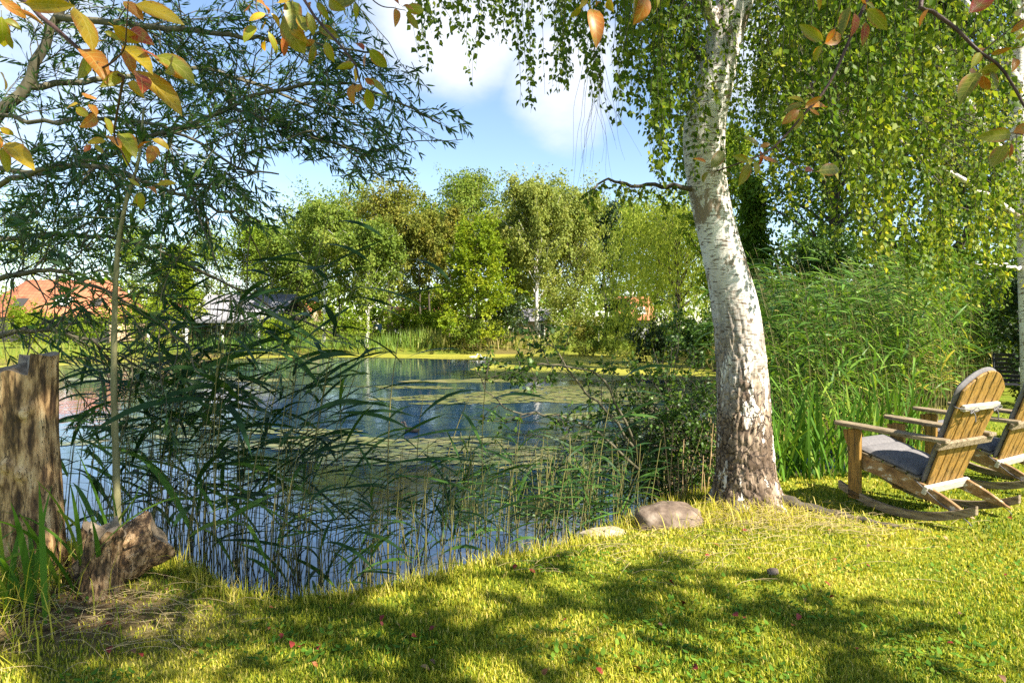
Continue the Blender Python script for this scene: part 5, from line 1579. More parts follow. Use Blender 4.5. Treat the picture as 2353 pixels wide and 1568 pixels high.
discs(A, x[kk], y[kk], rng.uniform(.18, .6, kk.sum()), np.clip(vnoise(x[kk], y[kk], .4, 16) * .7 + rng.uniform(0, .3, kk.sum()), 0, 1), WATER_Z + rng.uniform(.003, .015, kk.sum()), 9)
tag(link('duckweed', A.mesh('duckweed'), M['duckweed']), 'yellow green duckweed carpet along the far shore', 'water plants', kind='stuff')
# ------------------------------------------------------------------ stumps, logs, stones
def knobby(name, ctrl, rad, rings, sides, seed, amp, mat, root, top=None, knots=(), ridge=.35, groove=.05):
    c = spline(np.column_stack([ctrl, rad]), rings)
    bm_v = np.empty((rings, sides, 3))
    tan = unit(np.gradient(c[:, :3], axis=0))
    a0 = unit(np.cross(tan[0], [0, 1, .01])); 
    for k in range(rings):
        a0 = unit(a0 - tan[k] * np.dot(a0, tan[k])); b0_ = np.cross(tan[k], a0)
        for i in range(sides):
            t = 2 * math.pi * i / sides
            u = k / (rings - 1)
            n1 = mnoise.noise(Vector((math.cos(t) * 1.6 + seed, math.sin(t) * 1.6, u * 1.5)))
            n2 = mnoise.noise(Vector((math.cos(t) * 6 + seed, math.sin(t) * 6, u * 2.5)))
            n3 = mnoise.noise(Vector((math.cos(t) * 14 + seed, math.sin(t) * 14, u * 9)))
            g1 = abs(mnoise.noise(Vector((math.cos(t) * 5 + seed, math.sin(t) * 5, u * .9 + seed)))); g2 = abs(mnoise.noise(Vector((math.cos(t) * 11 - seed, math.sin(t) * 11, u * 2.2))))
            r = c[k, 3] * (1 + amp * (n1 + ridge * n2 + .2 * n3) - groove * (max(0, 1 - g1 * 7) + .5 * max(0, 1 - g2 * 6)))
            for kt, ku, kr, kh in knots:
                dd = ((((t - kt + math.pi) % (2 * math.pi)) - math.pi) * c[k, 3]) ** 2 + ((u - ku) * np.linalg.norm(ctrl[-1] - ctrl[0])) ** 2
                q_ = math.sqrt(dd) / kr
                r += kh * (math.exp(-q_ * q_) - .6 * math.exp(-(q_ * 2.6) ** 2))
            bm_v[k, i] = c[k, :3] + r * (math.cos(t) * a0 + math.sin(t) * b0_)
    if top is not None:
        for i in range(sides):
            bm_v[:, i] += 0
            ex_ = top(2 * math.pi * i / sides)
            w_ = np.linspace(0, 1, rings) ** 6
            bm_v[:, i] += tan[-1][None] * (ex_ * w_)[:, None]
    a = Acc()
    i = np.arange(sides); j = (i + 1) % sides
    Q = np.concatenate([np.stack([k * sides + i, k * sides + j, (k + 1) * sides + j, (k + 1) * sides + i], 1) for k in range(rings - 1)])
    a.add(bm_v.reshape(-1, 3), None, Q)
    o = lk(name, a.mesh(name, True), mat, root)
    # cut face: rings shrinking to the middle
    cen_ = bm_v[-1].mean(0)
    f = Acc(); RR = 7
    rows = [bm_v[-1]]
    for k in range(1, RR):
        q_ = 1 - k / RR
        rows.append(cen_ + (bm_v[-1] - cen_) * q_ + tan[-1][None] * (.004 * np.array([mnoise.noise(Vector((x_ * 40, k * 1.7, seed))) for x_ in np.arange(sides) * .1]))[:, None])
    V = np.concatenate(rows + [cen_[None]])
    Q = np.concatenate([np.stack([k * sides + i, k * sides + j, (k + 1) * sides + j, (k + 1) * sides + i], 1) for k in range(RR - 1)])
    T = np.stack([(RR - 1) * sides + i, (RR - 1) * sides + j, np.full(sides, RR * sides)], 1)
    f.add(V, T, Q)
    lk('cut_face', f.mesh('cut_face'), M['log_face'], root)
    return o


SY = 3.4
sx0 = at(62, SY)
stump = empty('tree_stump', (sx0, SY, gz(sx0, SY))); tag(stump, 'tall bare barkless tree stump with knots and sawn top', 'stump')


def stump_top(t):      # a low lip on the side towards the lawn
    return -.085 + .012 * math.sin(5 * t) if math.cos(t - .8) > .1 else .01 * math.cos(3 * t)


knobby('trunk', np.array([[sx0 + .05, SY, -.15], [sx0 + .03, SY, .1], [sx0 + .02, SY, .5], [sx0 - .005, SY, .85], [sx0, SY, 1.175]]), np.array([.185, .15, .132, .130, .128]), 170, 110, 4.2, .13,
       M['stump'], stump, stump_top, [(1.5, .60, .026, .035), (1.9, .57, .024, .035), (1.1, .55, .024, .025), (.9, .80, .03, .03), (2.2, .80, .03, .03), (.6, .5, .03, .03), (1.2, .33, .035, .025), (2.5, .35, .03, .03), (1.75, .42, .03, .02)])

lx, ly = at(240, 3.15), 3.15
short_log = empty('short_stump', (lx, ly, gz(lx, ly))); tag(short_log, 'short upright weathered stump in front of the leaning log', 'stump')
zb = gz(lx, ly)
knobby('trunk', np.array([[lx - .02, ly, zb - .1], [lx - .01, ly, zb + .08], [lx, ly, zb + .22], [lx + .01, ly, CAMH - (1215 - 755) / FPX * 3.15]]), np.array([.10, .085, .078, .076]), 60, 56, 9.4, .22, M['log'], short_log,
       lambda t: .03 * math.sin(3 * t) + .015 * math.sin(7 * t), ridge=.8, groove=.14)
lean_log = empty('leaning_log', (at(300, 3.3), 3.3, gz(at(300, 3.3), 3.3))); tag(lean_log, 'thick sawn log leaning behind the short stump', 'log')
knobby('trunk', np.array([P(205, 1345, 3.25), P(250, 1305, 3.29), P(310, 1262, 3.34), P(366, 1226, 3.40)]), np.array([.13, .128, .126, .124]), 70, 72, 2.4, .12, M['log'], lean_log, lambda t: .02 * math.sin(3 * t), ridge=.8, groove=.12)
sl = empty('split_log', (at(205, 3.35), 3.35, gz(at(205, 3.35), 3.35))); tag(sl, 'grey split log piece lying between tall stump and short stump', 'log')
knobby('trunk', np.array([P(150, 1400, 3.42), P(178, 1340, 3.42), P(205, 1280, 3.42), P(222, 1210, 3.42)]), np.array([.09, .085, .075, .06]), 40, 40, 5.5, .25, M['log'], sl, lambda t: .03 * math.sin(2 * t + 1), ridge=.7)


def stone(name, label, c, dims, seed, mat, amp=.16, rz=0.0):
    bm = bmesh.new(); bmesh.ops.create_icosphere(bm, subdivisions=5, radius=1)
    for v in bm.verts:
        d = v.co.normalized()
        n1 = mnoise.noise(d * 1.1 + Vector((seed, 0, 0))); n2 = mnoise.noise(d * 3 + Vector((0, seed, 0))); n3 = mnoise.noise(d * 10 + Vector((0, 0, seed)))
        r = 1 + amp * (n1 * 1.4 + n2 * .5 + n3 * .10)
        e = Vector((math.copysign(abs(d.x) ** .8, d.x), math.copysign(abs(d.y) ** .8, d.y), math.copysign(abs(d.z) ** .8, d.z)))
        v.co = Vector((e.x * r * dims[0], e.y * r * dims[1], e.z * r * dims[2]))
    for f in bm.faces: f.smooth = True
    me = bpy.data.meshes.new(name); bm.to_mesh(me); bm.free()
    o = link(name, me, mat); o.location = c; o.rotation_euler = (0, 0, rz)
    return tag(o, label, 'stone')


stone('boulder', 'rounded pinkish brown boulder at the birch foot', tuple(P(1540, 1204, 4.62)), (.235, .18, .14), 3.3, M['rock'], .14, -.2)
stone('flat_stone', 'flat pale stone set in the bank beside the boulder', tuple(P(1385, 1224, 4.5)), (.15, .09, .03), 8.1, M['stone_pale'], .12, .3)
stone('pebble', 'small round reddish pebble lying on the mown grass', (at(1775, 3.55), 3.55, gz(at(1775, 3.55), 3.55) + .02), (.028, .02, .018), 1.2, M['rock'])

# ------------------------------------------------------------------ rocking chairs
def outline_part(name, pts, x0, x1, mat, root, bevel=.004):
    """side outline (y,z) given thickness along x"""
    bm = bmesh.new()
    f = bm.faces.new([bm.verts.new((x0, y, z)) for y, z in pts])
    r = bmesh.ops.extrude_face_region(bm, geom=[f])
    for v in [e for e in r['geom'] if isinstance(e, bmesh.types.BMVert)]: v.co.x = x1
    bmesh.ops.recalc_face_normals(bm, faces=bm.faces[:])
    bmesh.ops.bevel(bm, geom=bm.edges[:], offset=bevel, segments=1, affect='EDGES')
    me = bpy.data.meshes.new(name); bm.to_mesh(me); bm.free()
    return link(name, me, mat, root)


def flat_part(name, pts, z0, z1, mat, root, mtx=None, bevel=.004):
    """plan outline (x,y) given thickness along z"""
    bm = bmesh.new()
    f = bm.faces.new([bm.verts.new((x, y, z0)) for x, y in pts])
    r = bmesh.ops.extrude_face_region(bm, geom=[f])
    for v in [e for e in r['geom'] if isinstance(e, bmesh.types.BMVert)]: v.co.z = z1
    bmesh.ops.recalc_face_normals(bm, faces=bm.faces[:])
    bmesh.ops.bevel(bm, geom=bm.edges[:], offset=bevel, segments=1, affect='EDGES')
    if mtx is not None: bmesh.ops.transform(bm, matrix=mtx, verts=bm.verts[:])
    me = bpy.data.meshes.new(name); bm.to_mesh(me); bm.free()
    return link(name, me, mat, root)


def bx(name, c, size, mat, root, rx=0.0, bevel=.004):
    bm = bmesh.new(); bmesh.ops.create_cube(bm, size=1)
    for v in bm.verts: v.co = Vector((v.co.x * size[0], v.co.y * size[1], v.co.z * size[2]))
    bmesh.ops.bevel(bm, geom=bm.edges[:], offset=bevel, segments=1, affect='EDGES')
    bmesh.ops.transform(bm, matrix=Matrix.Translation(c) @ Matrix.Rotation(rx, 4, 'X'), verts=bm.verts[:])
    me = bpy.data.meshes.new(name); bm.to_mesh(me); bm.free()
    return link(name, me, mat, root)


BACK0 = Vector((0, -.13, .19)); TILT = math.radians(21)
UP = Vector((0, -math.sin(TILT), math.cos(TILT))); BN = Vector((0, math.cos(TILT), math.sin(TILT)))   # up the back, out of its front
BM_ = Matrix(((1, 0, 0, BACK0.x), (0, UP.y, BN.y, BACK0.y), (0, UP.z, BN.z, BACK0.z), (0, 0, 0, 1)))


def arc_h(x): return .895 - 1.75 * x * x


def make_chair(label):
    r = empty('rocking_chair'); tag(r, label, 'chair', None)
    for s in (-1, 1):
        ys = np.linspace(.44, -.50, 22)
        top = [(y, (y + .02) ** 2 / 1.9 + .058) for y in ys]; bot = [(y, max((y + .02) ** 2 / 1.9, 0)) for y in ys]
        outline_part('rocker', top + bot[::-1], s * .285 - .017, s * .285 + .017, M['wood_grey'], r)
        tp = spline([(.37, .40), (.12, .345), (-.10, .27), (-.26, .205), (-.38, .14), (-.47, .085)], 14)
        bt = spline([(-.44, .115 - .03), (-.34, .10), (-.22, .135), (-.05, .185), (.15, .245), (.37, .285)], 14)
        outline_part('side_rail', [tuple(p) for p in tp] + [tuple(p) for p in bt[1:]], s * .245 - .014, s * .245 + .014, M['wood_flaky'], r)
        bx('front_leg', (s * .285, .315, .31), (.034, .092, .51), M['wood_honey'], r)
        outline_part('arm_bracket', [(.365, .555), (.405, .552), (.395, .50), (.365, .43)], s * .285 - .014, s * .285 + .014, M['wood_honey'], r)
        arm = [(s * .255, -.33), (s * .335, -.34), (s * .372, -.12), (s * .378, .15), (s * .378, .36), (s * .362, .43), (s * .32, .455), (s * .275, .43), (s * .258, .30), (s * .256, 0)]
        flat_part('armrest', arm if s > 0 else arm[::-1], 0, .026, M['wood_grey'], r, Matrix.Translation((0, 0, .567)) @ Matrix.Rotation(math.radians(3.0), 4, 'X'))
    for i in range(6):
        f = i / 5
        y = .335 - f * .42; z = np.interp(y, [-.10, .12, .37], [.27, .345, .40]) + .012
        bx('seat_slat', (0, y, z), (.53, .074, .018), M['wood_grey'], r, math.atan2(.11, .42))
    n = 5; wb, wt = .092, .112
    for i in range(n):
        k = i - 2
        xb0, xb1 = k * wb - wb / 2 + .006, k * wb + wb / 2 - .006
        L_ = 0.895
        xt0, xt1 = k * wt - wt / 2 + .006, k * wt + wt / 2 - .006
        tops = [(x_, arc_h(x_)) for x_ in np.linspace(xt1, xt0, 5)]
        pts = [(xb0, 0), (xb1, 0)] + tops
        flat_part('back_slat', pts, -.016, 0, M['wood_honey'], r, BM_)

    def cross(name, h, w, th, wd, mat, off=-.018):
        o = bx(name, (0, 0, 0), (w, wd, th), mat, r)
        o.data.transform(BM_ @ Matrix.Translation((0, h, off - th / 2)))
        return o
    cross('back_rail', .645, .47, .026, .042, M['wood_pale'])
    cross('arm_rail', .375, .70, .028, .050, M['wood_grey'])
    cross('lower_rail', .035, .56, .028, .060, M['wood_pale'])
    bx('front_apron', (0, .372, .345), (.50, .02, .09), M['wood_flaky'], r)
    return r


def make_cushion(label):
    r = empty('chair_cushion'); tag(r, label, 'cushion')
    # seat pad: quilted slab following the seat
    def slab(name, nu, nv, fn, th, rolls):
        a = Acc(); U = np.linspace(-1, 1, nu); Vv = np.linspace(0, 1, nv)
        for sgn in (1, -1):
            P_ = np.empty((nv, nu, 3))
            for j, v in enumerate(Vv):
                for i, u in enumerate(U):
                    edge_ = min(1, (1 - abs(u)) / .12) ** .5 * min(1, min(v, 1 - v) / .03) ** .5
                    puff = .62 + .38 * abs(math.sin(math.pi * v * rolls)) ** .55
                    h = th * edge_ * puff
                    P_[j, i] = fn(u, v, th * .5 + sgn * h * .5)
            q = (np.arange(nv - 1)[:, None] * nu + np.arange(nu - 1)[None]).ravel()
            Q = np.stack([q, q + 1, q + nu + 1, q + nu], 1)
            a.add(P_.reshape(-1, 3), None, Q if sgn > 0 else Q[:, ::-1])
        return link(name, a.mesh(name, True), M['cushion'], r)
    A_ = Vector((0, .40, .425)); B_ = Vector((0, -.115, .272)); D_ = (B_ - A_); N_ = Vector((0, .285, .958))
    slab('seat_pad', 29, 61, lambda u, v, h: A_ + D_ * v + Vector((u * (.262 - .02 * v), 0, 0)) + N_ * h, .062, 4)

    def bf(u, v, h):
        hw = .232 + .05 * v
        x_ = u * hw
        hh = .05 + v * (arc_h(x_ * .98) + .012 - .05)
        return BACK0 + UP * hh + Vector((x_ * 1.02, 0, 0)) + BN * (h + .003)
    slab('back_pad', 31, 61, bf, .042, 5)

    def strap(pts, w=.008):
        a = Acc(); pl = spline(pts, 14); tube(a, pl, w / 2, 5)
        link('tie', a.mesh('tie', True), M['cushion'], r)
    for s in (-1, 1):
        e = BACK0 + UP * .645 + Vector((s * .262, 0, 0)); bk = e - BN * .055
        strap([e + BN * .02, e - BN * .02 + Vector((s * .012, 0, 0)), bk - Vector((s * .06, 0, .0)), bk - Vector((s * .11, 0, .01))])
        kx = bk - Vector((s * .11, 0, .01))
        strap([kx, kx + Vector((.03, -.012, .022)), kx + Vector((.06, -.012, .006)), kx + Vector((.025, -.01, -.004)), kx], .007)
        strap([kx, kx + Vector((-.035, -.012, .012)), kx + Vector((-.055, -.012, -.012)), kx + Vector((-.02, -.01, -.006)), kx], .007)
        strap([kx, kx + Vector((.01, -.01, -.03)), kx + Vector((.02, -.008, -.075))], .007)
        lo_ = Vector((s * .262, -.10, .27))
        strap([lo_, lo_ + Vector((s * .012, -.06, -.04)), Vector((s * .268, -.27, .145)), Vector((s * .268, -.42, .075)), Vector((s * .268, -.46, .04))], .007)
    return r


c1x, c1y, c1r = 2.92, 4.88, math.radians(31)
for (cx, cy, cr, lab, labc) in ((c1x, c1y, c1r, 'weathered wooden rocking chair with slatted rounded back nearer the birch', 'grey quilted seat and back cushion on the rocking chair nearer the birch'),
                                (4.00, 5.74, math.radians(34), 'weathered wooden rocking chair with flaking side rail farther from the birch', 'grey quilted cushion on the rocking chair farther from the birch')):
    z = gz(cx, cy) + .002
    for o in (make_chair(lab), make_cushion(labc)):
        o.location = (cx, cy, z); o.rotation_euler = (0, 0, cr)

# ------------------------------------------------------------------ black slatted chair in the shade
kx, ky = at(2330, 10.6), 10.6
bc_ = empty('garden_chair', (kx, ky, gz(kx, ky)), math.radians(150)); tag(bc_, 'black metal garden chair with horizontal slats in the shade', 'chair')
for s in (-1, 1):
    for pts in ([(s * .24, .22, 0), (s * .24, .20, .44)], [(s * .24, -.26, 0), (s * .24, -.20, .44), (s * .24, -.30, .92)], [(s * .27, .22, .62), (s * .27, 0, .65), (s * .26, -.24, .63)], [(s * .25, .205, .44), (s * .27, .215, .62)]):
        a = Acc(); tube(a, spline(pts, 8), .014, 7); link('leg' if pts[0][2] == 0 else 'armrest', a.mesh('leg', True), M['black_metal'], bc_)
for i in range(6):
    bx('seat_slat', (0, .19 - i * .075, .45), (.48, .06, .014), M['black_metal'], bc_)
for i in range(7):
    h = .50 + i * .066
    bx('back_slat', (0, -.205 - (h - .44) * .21, h), (.48, .014, .052), M['black_metal'], bc_, -.2)

# ------------------------------------------------------------------ water birds
def bird(label, px, py, L, rz, dark=True):
    Y = (CAMH - WATER_Z) * FPX / (py - 755)
    r = empty('moorhen' if dark else 'duck', (at(px, Y), Y, WATER_Z), rz); tag(r, label, 'bird')
    sp_ = np.array([(-.55, 0, .20, .01), (-.45, 0, .16, .05), (-.30, 0, .10, .12), (-.05, 0, .08, .17), (.18, 0, .10, .15), (.32, 0, .18, .09), (.38, 0, .30, .06), (.41, 0, .40, .065), (.46, 0, .45, .065), (.53, 0, .44, .04), (.56, 0, .435, .015)]) * L
    c = spline(sp_, 40); a = Acc(); tube(a, c[:, :3], np.maximum(c[:, 3], .002), 14)
    link('body', a.mesh('body', True), M['feather'] if dark else M['white_feather'], r)
    a = Acc(); tube(a, np.array([(.55, 0, .435), (.60, 0, .425), (.66, 0, .41)]) * L, np.array([.022, .018, .004]) * L, 8)
    link('bill', a.mesh('bill', True), M['bill'], r)


bird('small dark moorhen swimming between the floating plants', 945, 992, .34, 2.6)
bird('white duck resting on the duckweed edge', 1088, 822, .5, .2, False)
bird('pale duck swimming off the duckweed below the yellow maple', 1112, 824, .5, 2.9, False)

# ------------------------------------------------------------------ the cherry tree: boughs overhead, leaves turning
rng = np.random.default_rng(71)
ch = empty('cherry_tree', (3.4, -1.9, 0)); tag(ch, 'cherry tree with yellow orange autumn leaves on boughs overhead', 'tree')
CW = lambda *p: np.array(p, float)
a = Acc(); tube(a, spline([CW(3.4, -1.9, -.2), CW(3.35, -1.85, 1), CW(3.2, -1.7, 2.3), CW(3.0, -1.3, 4), CW(2.9, -.8, 6), CW(2.8, -.4, 8.5), CW(2.8, -.3, 10)], 24), np.linspace(.17, .02, 24), 12)
lk('trunk', a.mesh('trunk', True), M['bark_cherry'], ch)
big = []
tk_z = [1.5, 2.3, 4, 6, 8.5, 10]; tk_x = [3.3, 3.2, 3.0, 2.9, 2.8, 2.8]; tk_y = [-1.8, -1.7, -1.3, -.8, -.4, -.3]
cc = []
while len(cc) < 200:
    if rng.uniform() < .30: c_ = np.array([3.7, -.5, 5.4]) + rnd_dirs(1, rng)[0] * rng.uniform(.3, 1) ** .4 * np.array([2.9, 2.2, 2.3])
    else: c_ = np.array([3.5, .45, 8.2]) + rnd_dirs(1, rng)[0] * rng.uniform(.2, 1) ** .4 * np.array([2.6, 2.2, 2.0])
    q_ = proj(c_[None])
    if c_[1] > .1 and q_[1][0] > -300: continue
    sd = np.array(sun_dir)
    if any(np.linalg.norm(np.cross(c_ - np.array(t_), sd)) < .85 for t_ in ((-2.35, 3.3, 1.0), (-2.35, 3.3, .55), (-1.75, 3.2, .2))) and rng.uniform() < .93: continue
    cc.append(c_)
for c_ in cc:
    h = np.clip(c_[2] - rng.uniform(.8, 1.8), 1.9, 9.5)
    o_ = np.array([np.interp(h, tk_z, tk_x), np.interp(h, tk_z, tk_y), h])
    m1 = o_ * .5 + c_ * .5 + rng.normal(size=3) * .25
    big.append(spline([o_, m1, c_], 12))
big = np.stack(big)
for b in big:
    a = Acc(); tube(a, b, np.linspace(.022, .005, 12), 5); lk('bough', a.mesh('bough', True), M['bark_cherry'], ch)
s, tg = spread(big, 6, .6, 1, rng)
tw = grow(s, tg * .5 + rnd_dirs(len(s), rng) * .8, rng.uniform(.25, .6, len(s)), 6, .04, .1, rng)
lp, lt = spread(tw, 22, .1, 1, rng)
# nothing may hang in front of the lens except the boughs below
pxx, pyy = proj(lp)
okk = ~((lp[:, 1] > .15) & (pyy > -60) & (pxx > -250) & (pxx < 2600))
lp, lt = lp[okk], lt[okk]
ax = unit(lt + rnd_dirs(len(lp), rng) * .7 + np.array([0, 0, -.4]))
a = Acc(); add_leaves(a, lp, ax, rng.uniform(.075, .12, len(lp)), 'kite', rng.beta(1.6, 2, len(lp)), leaf_frames(ax, rng))
lk('crown', a.mesh('crown'), M['leaf_cherry_crown'], ch)["kind"] = "stuff"

# one cherry leaf, bent along its rib, with a stalk
def cherry_leaf(curl, cup):
    nv = 7
    v = np.linspace(0, 1, nv)
    w = .27 * np.sin(np.pi * np.clip(v, 0, 1) ** .85) ** .75; w[0] = .01; w[-1] = .005
    V = []
    for k in range(nv):
        y = math.sin(curl * v[k]) / curl if abs(curl) > .01 else v[k]
        z = -(1 - math.cos(curl * v[k])) / curl if abs(curl) > .01 else 0
        V += [(-w[k], y, z + cup * w[k]), (0, y, z), (w[k], y, z + cup * w[k])]
    Q = []
    for k in range(nv - 1):
        b = 3 * k
        Q += [[b, b + 1, b + 4, b + 3], [b + 1, b + 2, b + 5, b + 4]]
    a = Acc().add(V, None, Q)
    tube(a, [(0, -.16, .03), (0, -.08, .0), (0, .01, 0)], [.012, .010, .009], 4)
    me = a.mesh('leaf', True); me.materials.append(M['leaf_cherry']); return me


CL = [cherry_leaf(c, k) for c, k in ((.5, .25), (.9, .35), (1.3, .15), (.25, .5), (-.5, .3), (1.0, -.15))]
YEL, YGR, ORA, RED, PNK, OLV = (.46, .32, .018), (.26, .27, .018), (.42, .155, .022), (.34, .055, .02), (.42, .06, .05), (.14, .165, .018)


def bough(pts, r):
    a = Acc(); pl = spline(pts, 26); tube(a, pl, np.linspace(r, r * .35, 26), 7); lk('bough', a.mesh('bough', True), M['bark_cherry'], ch); return pl


def put_leaf(b, t, Y, col, k=None, dy=None):
    """a leaf from stalk end b to tip t"""
    p0 = P(b[0], b[1], Y); p1 = P(t[0], t[1], Y + (rng.normal() * .02 if dy is None else dy))
    ax_ = p1 - p0; L_ = np.linalg.norm(ax_); ax_ = ax_ / L_
    view = unit(p0 - np.array([0, 0, CAMH]))
    nn = unit(-view * rng.uniform(.35, 1.0) + np.array([.45, -.2, .9]) * rng.uniform(.1, .8) + rng.normal(size=3) * .3)
    s_ = unit(np.cross(ax_, nn)); nn = np.cross(s_, ax_)
    o = bpy.data.objects.new('leaf', CL[k if k is not None else rng.integers(0, 6)])
    L2 = L_ * 1.08
    wd = rng.uniform(.62, .98)
    o.matrix_world = Matrix(((s_[0] * L2 * wd, ax_[0] * L2, nn[0] * L2, p0[0]), (s_[1] * L2 * wd, ax_[1] * L2, nn[1] * L2, p0[1]), (s_[2] * L2 * wd, ax_[2] * L2, nn[2] * L2, p0[2]), (0, 0, 0, 1)))
    j = rng.uniform(.85, 1.15)
    o.color = (col[0] * j, col[1] * j * rng.uniform(.9, 1.1), col[2], 1)
    COL.objects.link(o); o.parent = ch
    o.matrix_parent_inverse = Matrix.Translation(ch.location).inverted()


KA = .3827 / 1.1054
cA = lambda x, y: (x * KA, y * KA)
cB = lambda x, y: ((900 + x * .3827) / 1.1054, y * KA)
cC = lambda x, y: ((1700 + x * .3827) / 1.1054, y * KA)
PP = lambda c, Y: P(c[0], c[1], Y)
# bough over the willow
bough([CW(.6, .2, 3.6), CW(-.1, .7, 3.0), P(-60, -220, 1.2), PP(cA(180, 0), 1.15), PP(cA(370, 190), 1.13), PP(cA(540, 340), 1.12), PP(cA(700, 460), 1.11), PP(cA(820, 510), 1.10)], .006)
bough([PP(cA(820, 510), 1.10), PP(cA(800, 620), 1.12), PP(cA(775, 760), 1.15), PP(cA(760, 900), 1.18), PP(cA(830, 1050), 1.2), PP(cA(890, 1160), 1.22), PP(cA(940, 1280), 1.24)], .0024)
bough([PP(cA(620, 470), 1.10), PP(cA(720, 430), 1.08), PP(cA(820, 330), 1.05), PP(cA(840, 180), 1.02), PP(cA(850, 20), 1.0)], .002)
bough([CW(.1, .7, 2.9), P(-120, 40, 1.3), PP(cA(-80, 700), 1.3), PP(cA(0, 980), 1.3)], .003)
LA = [((0, 0), (170, 90), ORA), ((170, 20), (460, 40), YEL), ((490, 50), (690, 225), YEL), ((690, 210), (810, 270), YGR), ((750, 170), (930, 300), YEL), ((900, 30), (1185, 110), YEL),
      ((820, 10), (945, 100), ORA), ((930, 325), (1085, 345), PNK), ((1020, 375), (1290, 395), YGR), ((1090, 410), (1220, 550), ORA), ((900, 470), (1220, 685), YEL), ((820, 310), (1000, 450), YEL),
      ((820, 300), (890, 470), ORA), ((545, 330), (705, 410), ORA), ((575, 370), (565, 520), YGR), ((815, 490), (685, 565), YGR), ((920, 490), (975, 550), RED), ((860, 200), (970, 255), RED),
      ((860, 540), (945, 635), YEL), ((515, 690), (410, 670), YEL), ((10, 110), (20, 335), YGR), ((50, 220), (75, 325), YGR), ((0, 480), (75, 585), YEL), ((0, 850), (90, 895), YEL), ((40, 950), (190, 1055), YEL),
      ((10, 980), (60, 1125), YGR), ((0, 900), (20, 1000), ORA), ((90, 60), (290, 150), ORA), ((30, 130), (130, 170), YGR), ((505, 715), (600, 785), YGR), ((595, 695), (640, 760), ORA), ((635, 765), (590, 835), ORA), ((695, 780), (745, 890), YGR),
      ((550, 635), (608, 685), ORA), ((700, 935), (580, 930), YEL), ((640, 960), (655, 1038), YGR), ((700, 900), (805, 945), ORA), ((800, 890), (890, 950), YGR), ((810, 950), (875, 1052), YGR), ((1000, 940), (900, 965), ORA),
      ((1010, 925), (1130, 945), YEL), ((1000, 970), (1095, 1035), ORA), ((1010, 965), (1000, 1072), ORA), ((930, 1240), (845, 1195), YGR), ((970, 1245), (1035, 1235), ORA), ((1040, 1225), (1155, 1200), YEL),
      ((910, 1280), (842, 1315), YGR), ((925, 1270), (950, 1390), YGR), ((600, 960), (575, 985), RED), ((1120, 400), (1200, 480), YGR), ((680, 270), (560, 300), YEL)]
for b, t, c in LA: put_leaf(cA(*b), cA(*t), 1.1 + .12 * (b[1] > 600) + rng.normal() * .015, c)
# bough over the middle
mb = bough([CW(1.2, .2, 3.4), CW(.6, .8, 3.0), P(640, -200, 1.75), PP(cA(2030, 0), 1.7), PP(cA(2130, 160), 1.68), PP(cA(2230, 270), 1.66), PP(cA(2350, 420), 1.65), PP(cB(30, 530), 1.64), PP(cB(60, 600), 1.64)], .005)
bough([P(660, -150, 1.75), PP(cA(1700, 10), 1.7), PP(cA(1800, 130), 1.7), PP(cA(1780, 220), 1.7)], .002)
bough([P(760, -120, 1.75), PP(cB(120, 0), 1.7), PP(cB(270, 55), 1.7), PP(cB(340, 70), 1.7)], .002)
LB = [((1700, 175), (1608, 240), YGR), ((1760, 270), (1735, 355), YEL), ((1660, 20), (1625, 80), ORA), ((1700, 10), (1820, 40), ORA), ((1940, 10), (1945, 135), OLV), ((1760, 90), (1660, 90), YEL), ((1780, 210), (1870, 335), YGR), ((1760, 140), (1720, 190), YEL),
      ((1800, 90), (1880, 160), YEL), ((1880, 110), (1960, 280), YGR), ((1990, 100), (2020, 250), YGR), ((2040, 80), (2110, 200), YGR), ((2110, 180), (2230, 230), OLV), ((2100, 20), (2180, 120), YGR), ((2030, 30), (2085, 40), ORA), ((2290, 40), (2270, 165), OLV),
      ((2080, 290), (2070, 430), OLV), ((2160, 280), (2200, 400), YGR), ((2090, 270), (2010, 300), ORA), ((2350, 430), (2245, 450), YGR), ((2240, 250), (2160, 240), YGR), ((2340, 560), (2300, 650), ORA), ((2210, 40), (2340, 20), OLV), ((1870, 250), (1890, 370), RED),
      ((1840, 20), (1960, 10), YEL), ((2180, 10), (2240, 60), YGR), ((1920, 200), (2040, 260), YEL)]
for b, t, c in LB: put_leaf(cA(*b), cA(*t), 1.7 + rng.normal() * .02, c)
LB2 = [((275, 60), (290, 140), ORA), ((340, 50), (480, 70), YGR), ((345, 80), (440, 190), YGR), ((320, 40), (390, 40), ORA), ((90, 320), (215, 345), OLV), ((100, 330), (215, 455), YGR), ((75, 355), (30, 430), ORA), ((80, 525), (215, 620), YGR), ((80, 590), (110, 730), YGR),
       ((70, 520), (130, 560), RED), ((40, 560), (0, 625), ORA), ((5, 290), (60, 320), RED), ((0, 20), (25, 110), YGR), ((0, 450), (45, 545), YEL), ((260, 0), (320, 20), RED), ((1500, 40), (1440, 130), YGR), ((1570, 60), (1640, 220), ORA), ((1600, 10), (1640, 50), ORA), ((1680, 0), (1700, 60), YEL),
       ((1850, -60), (1860, 120), YGR), ((1930, -30), (1950, 100), ORA), ((1990, -50), (2075, 70), YGR), ((1540, -20), (1500, 50), YEL)]
for b, t, c in LB2: put_leaf(cB(*b), cB(*t), 1.66 + rng.normal() * .02, c)
bough([CW(2.2, .4, 3.8), CW(1.4, 1.2, 3.2), P(1480, -160, 1.7), PP(cB(1570, 20), 1.68)], .003)
bough([CW(2.0, .6, 3.6), CW(1.3, 1.2, 3.2), P(1620, -160, 1.7), PP(cB(1930, -40), 1.68)], .003)
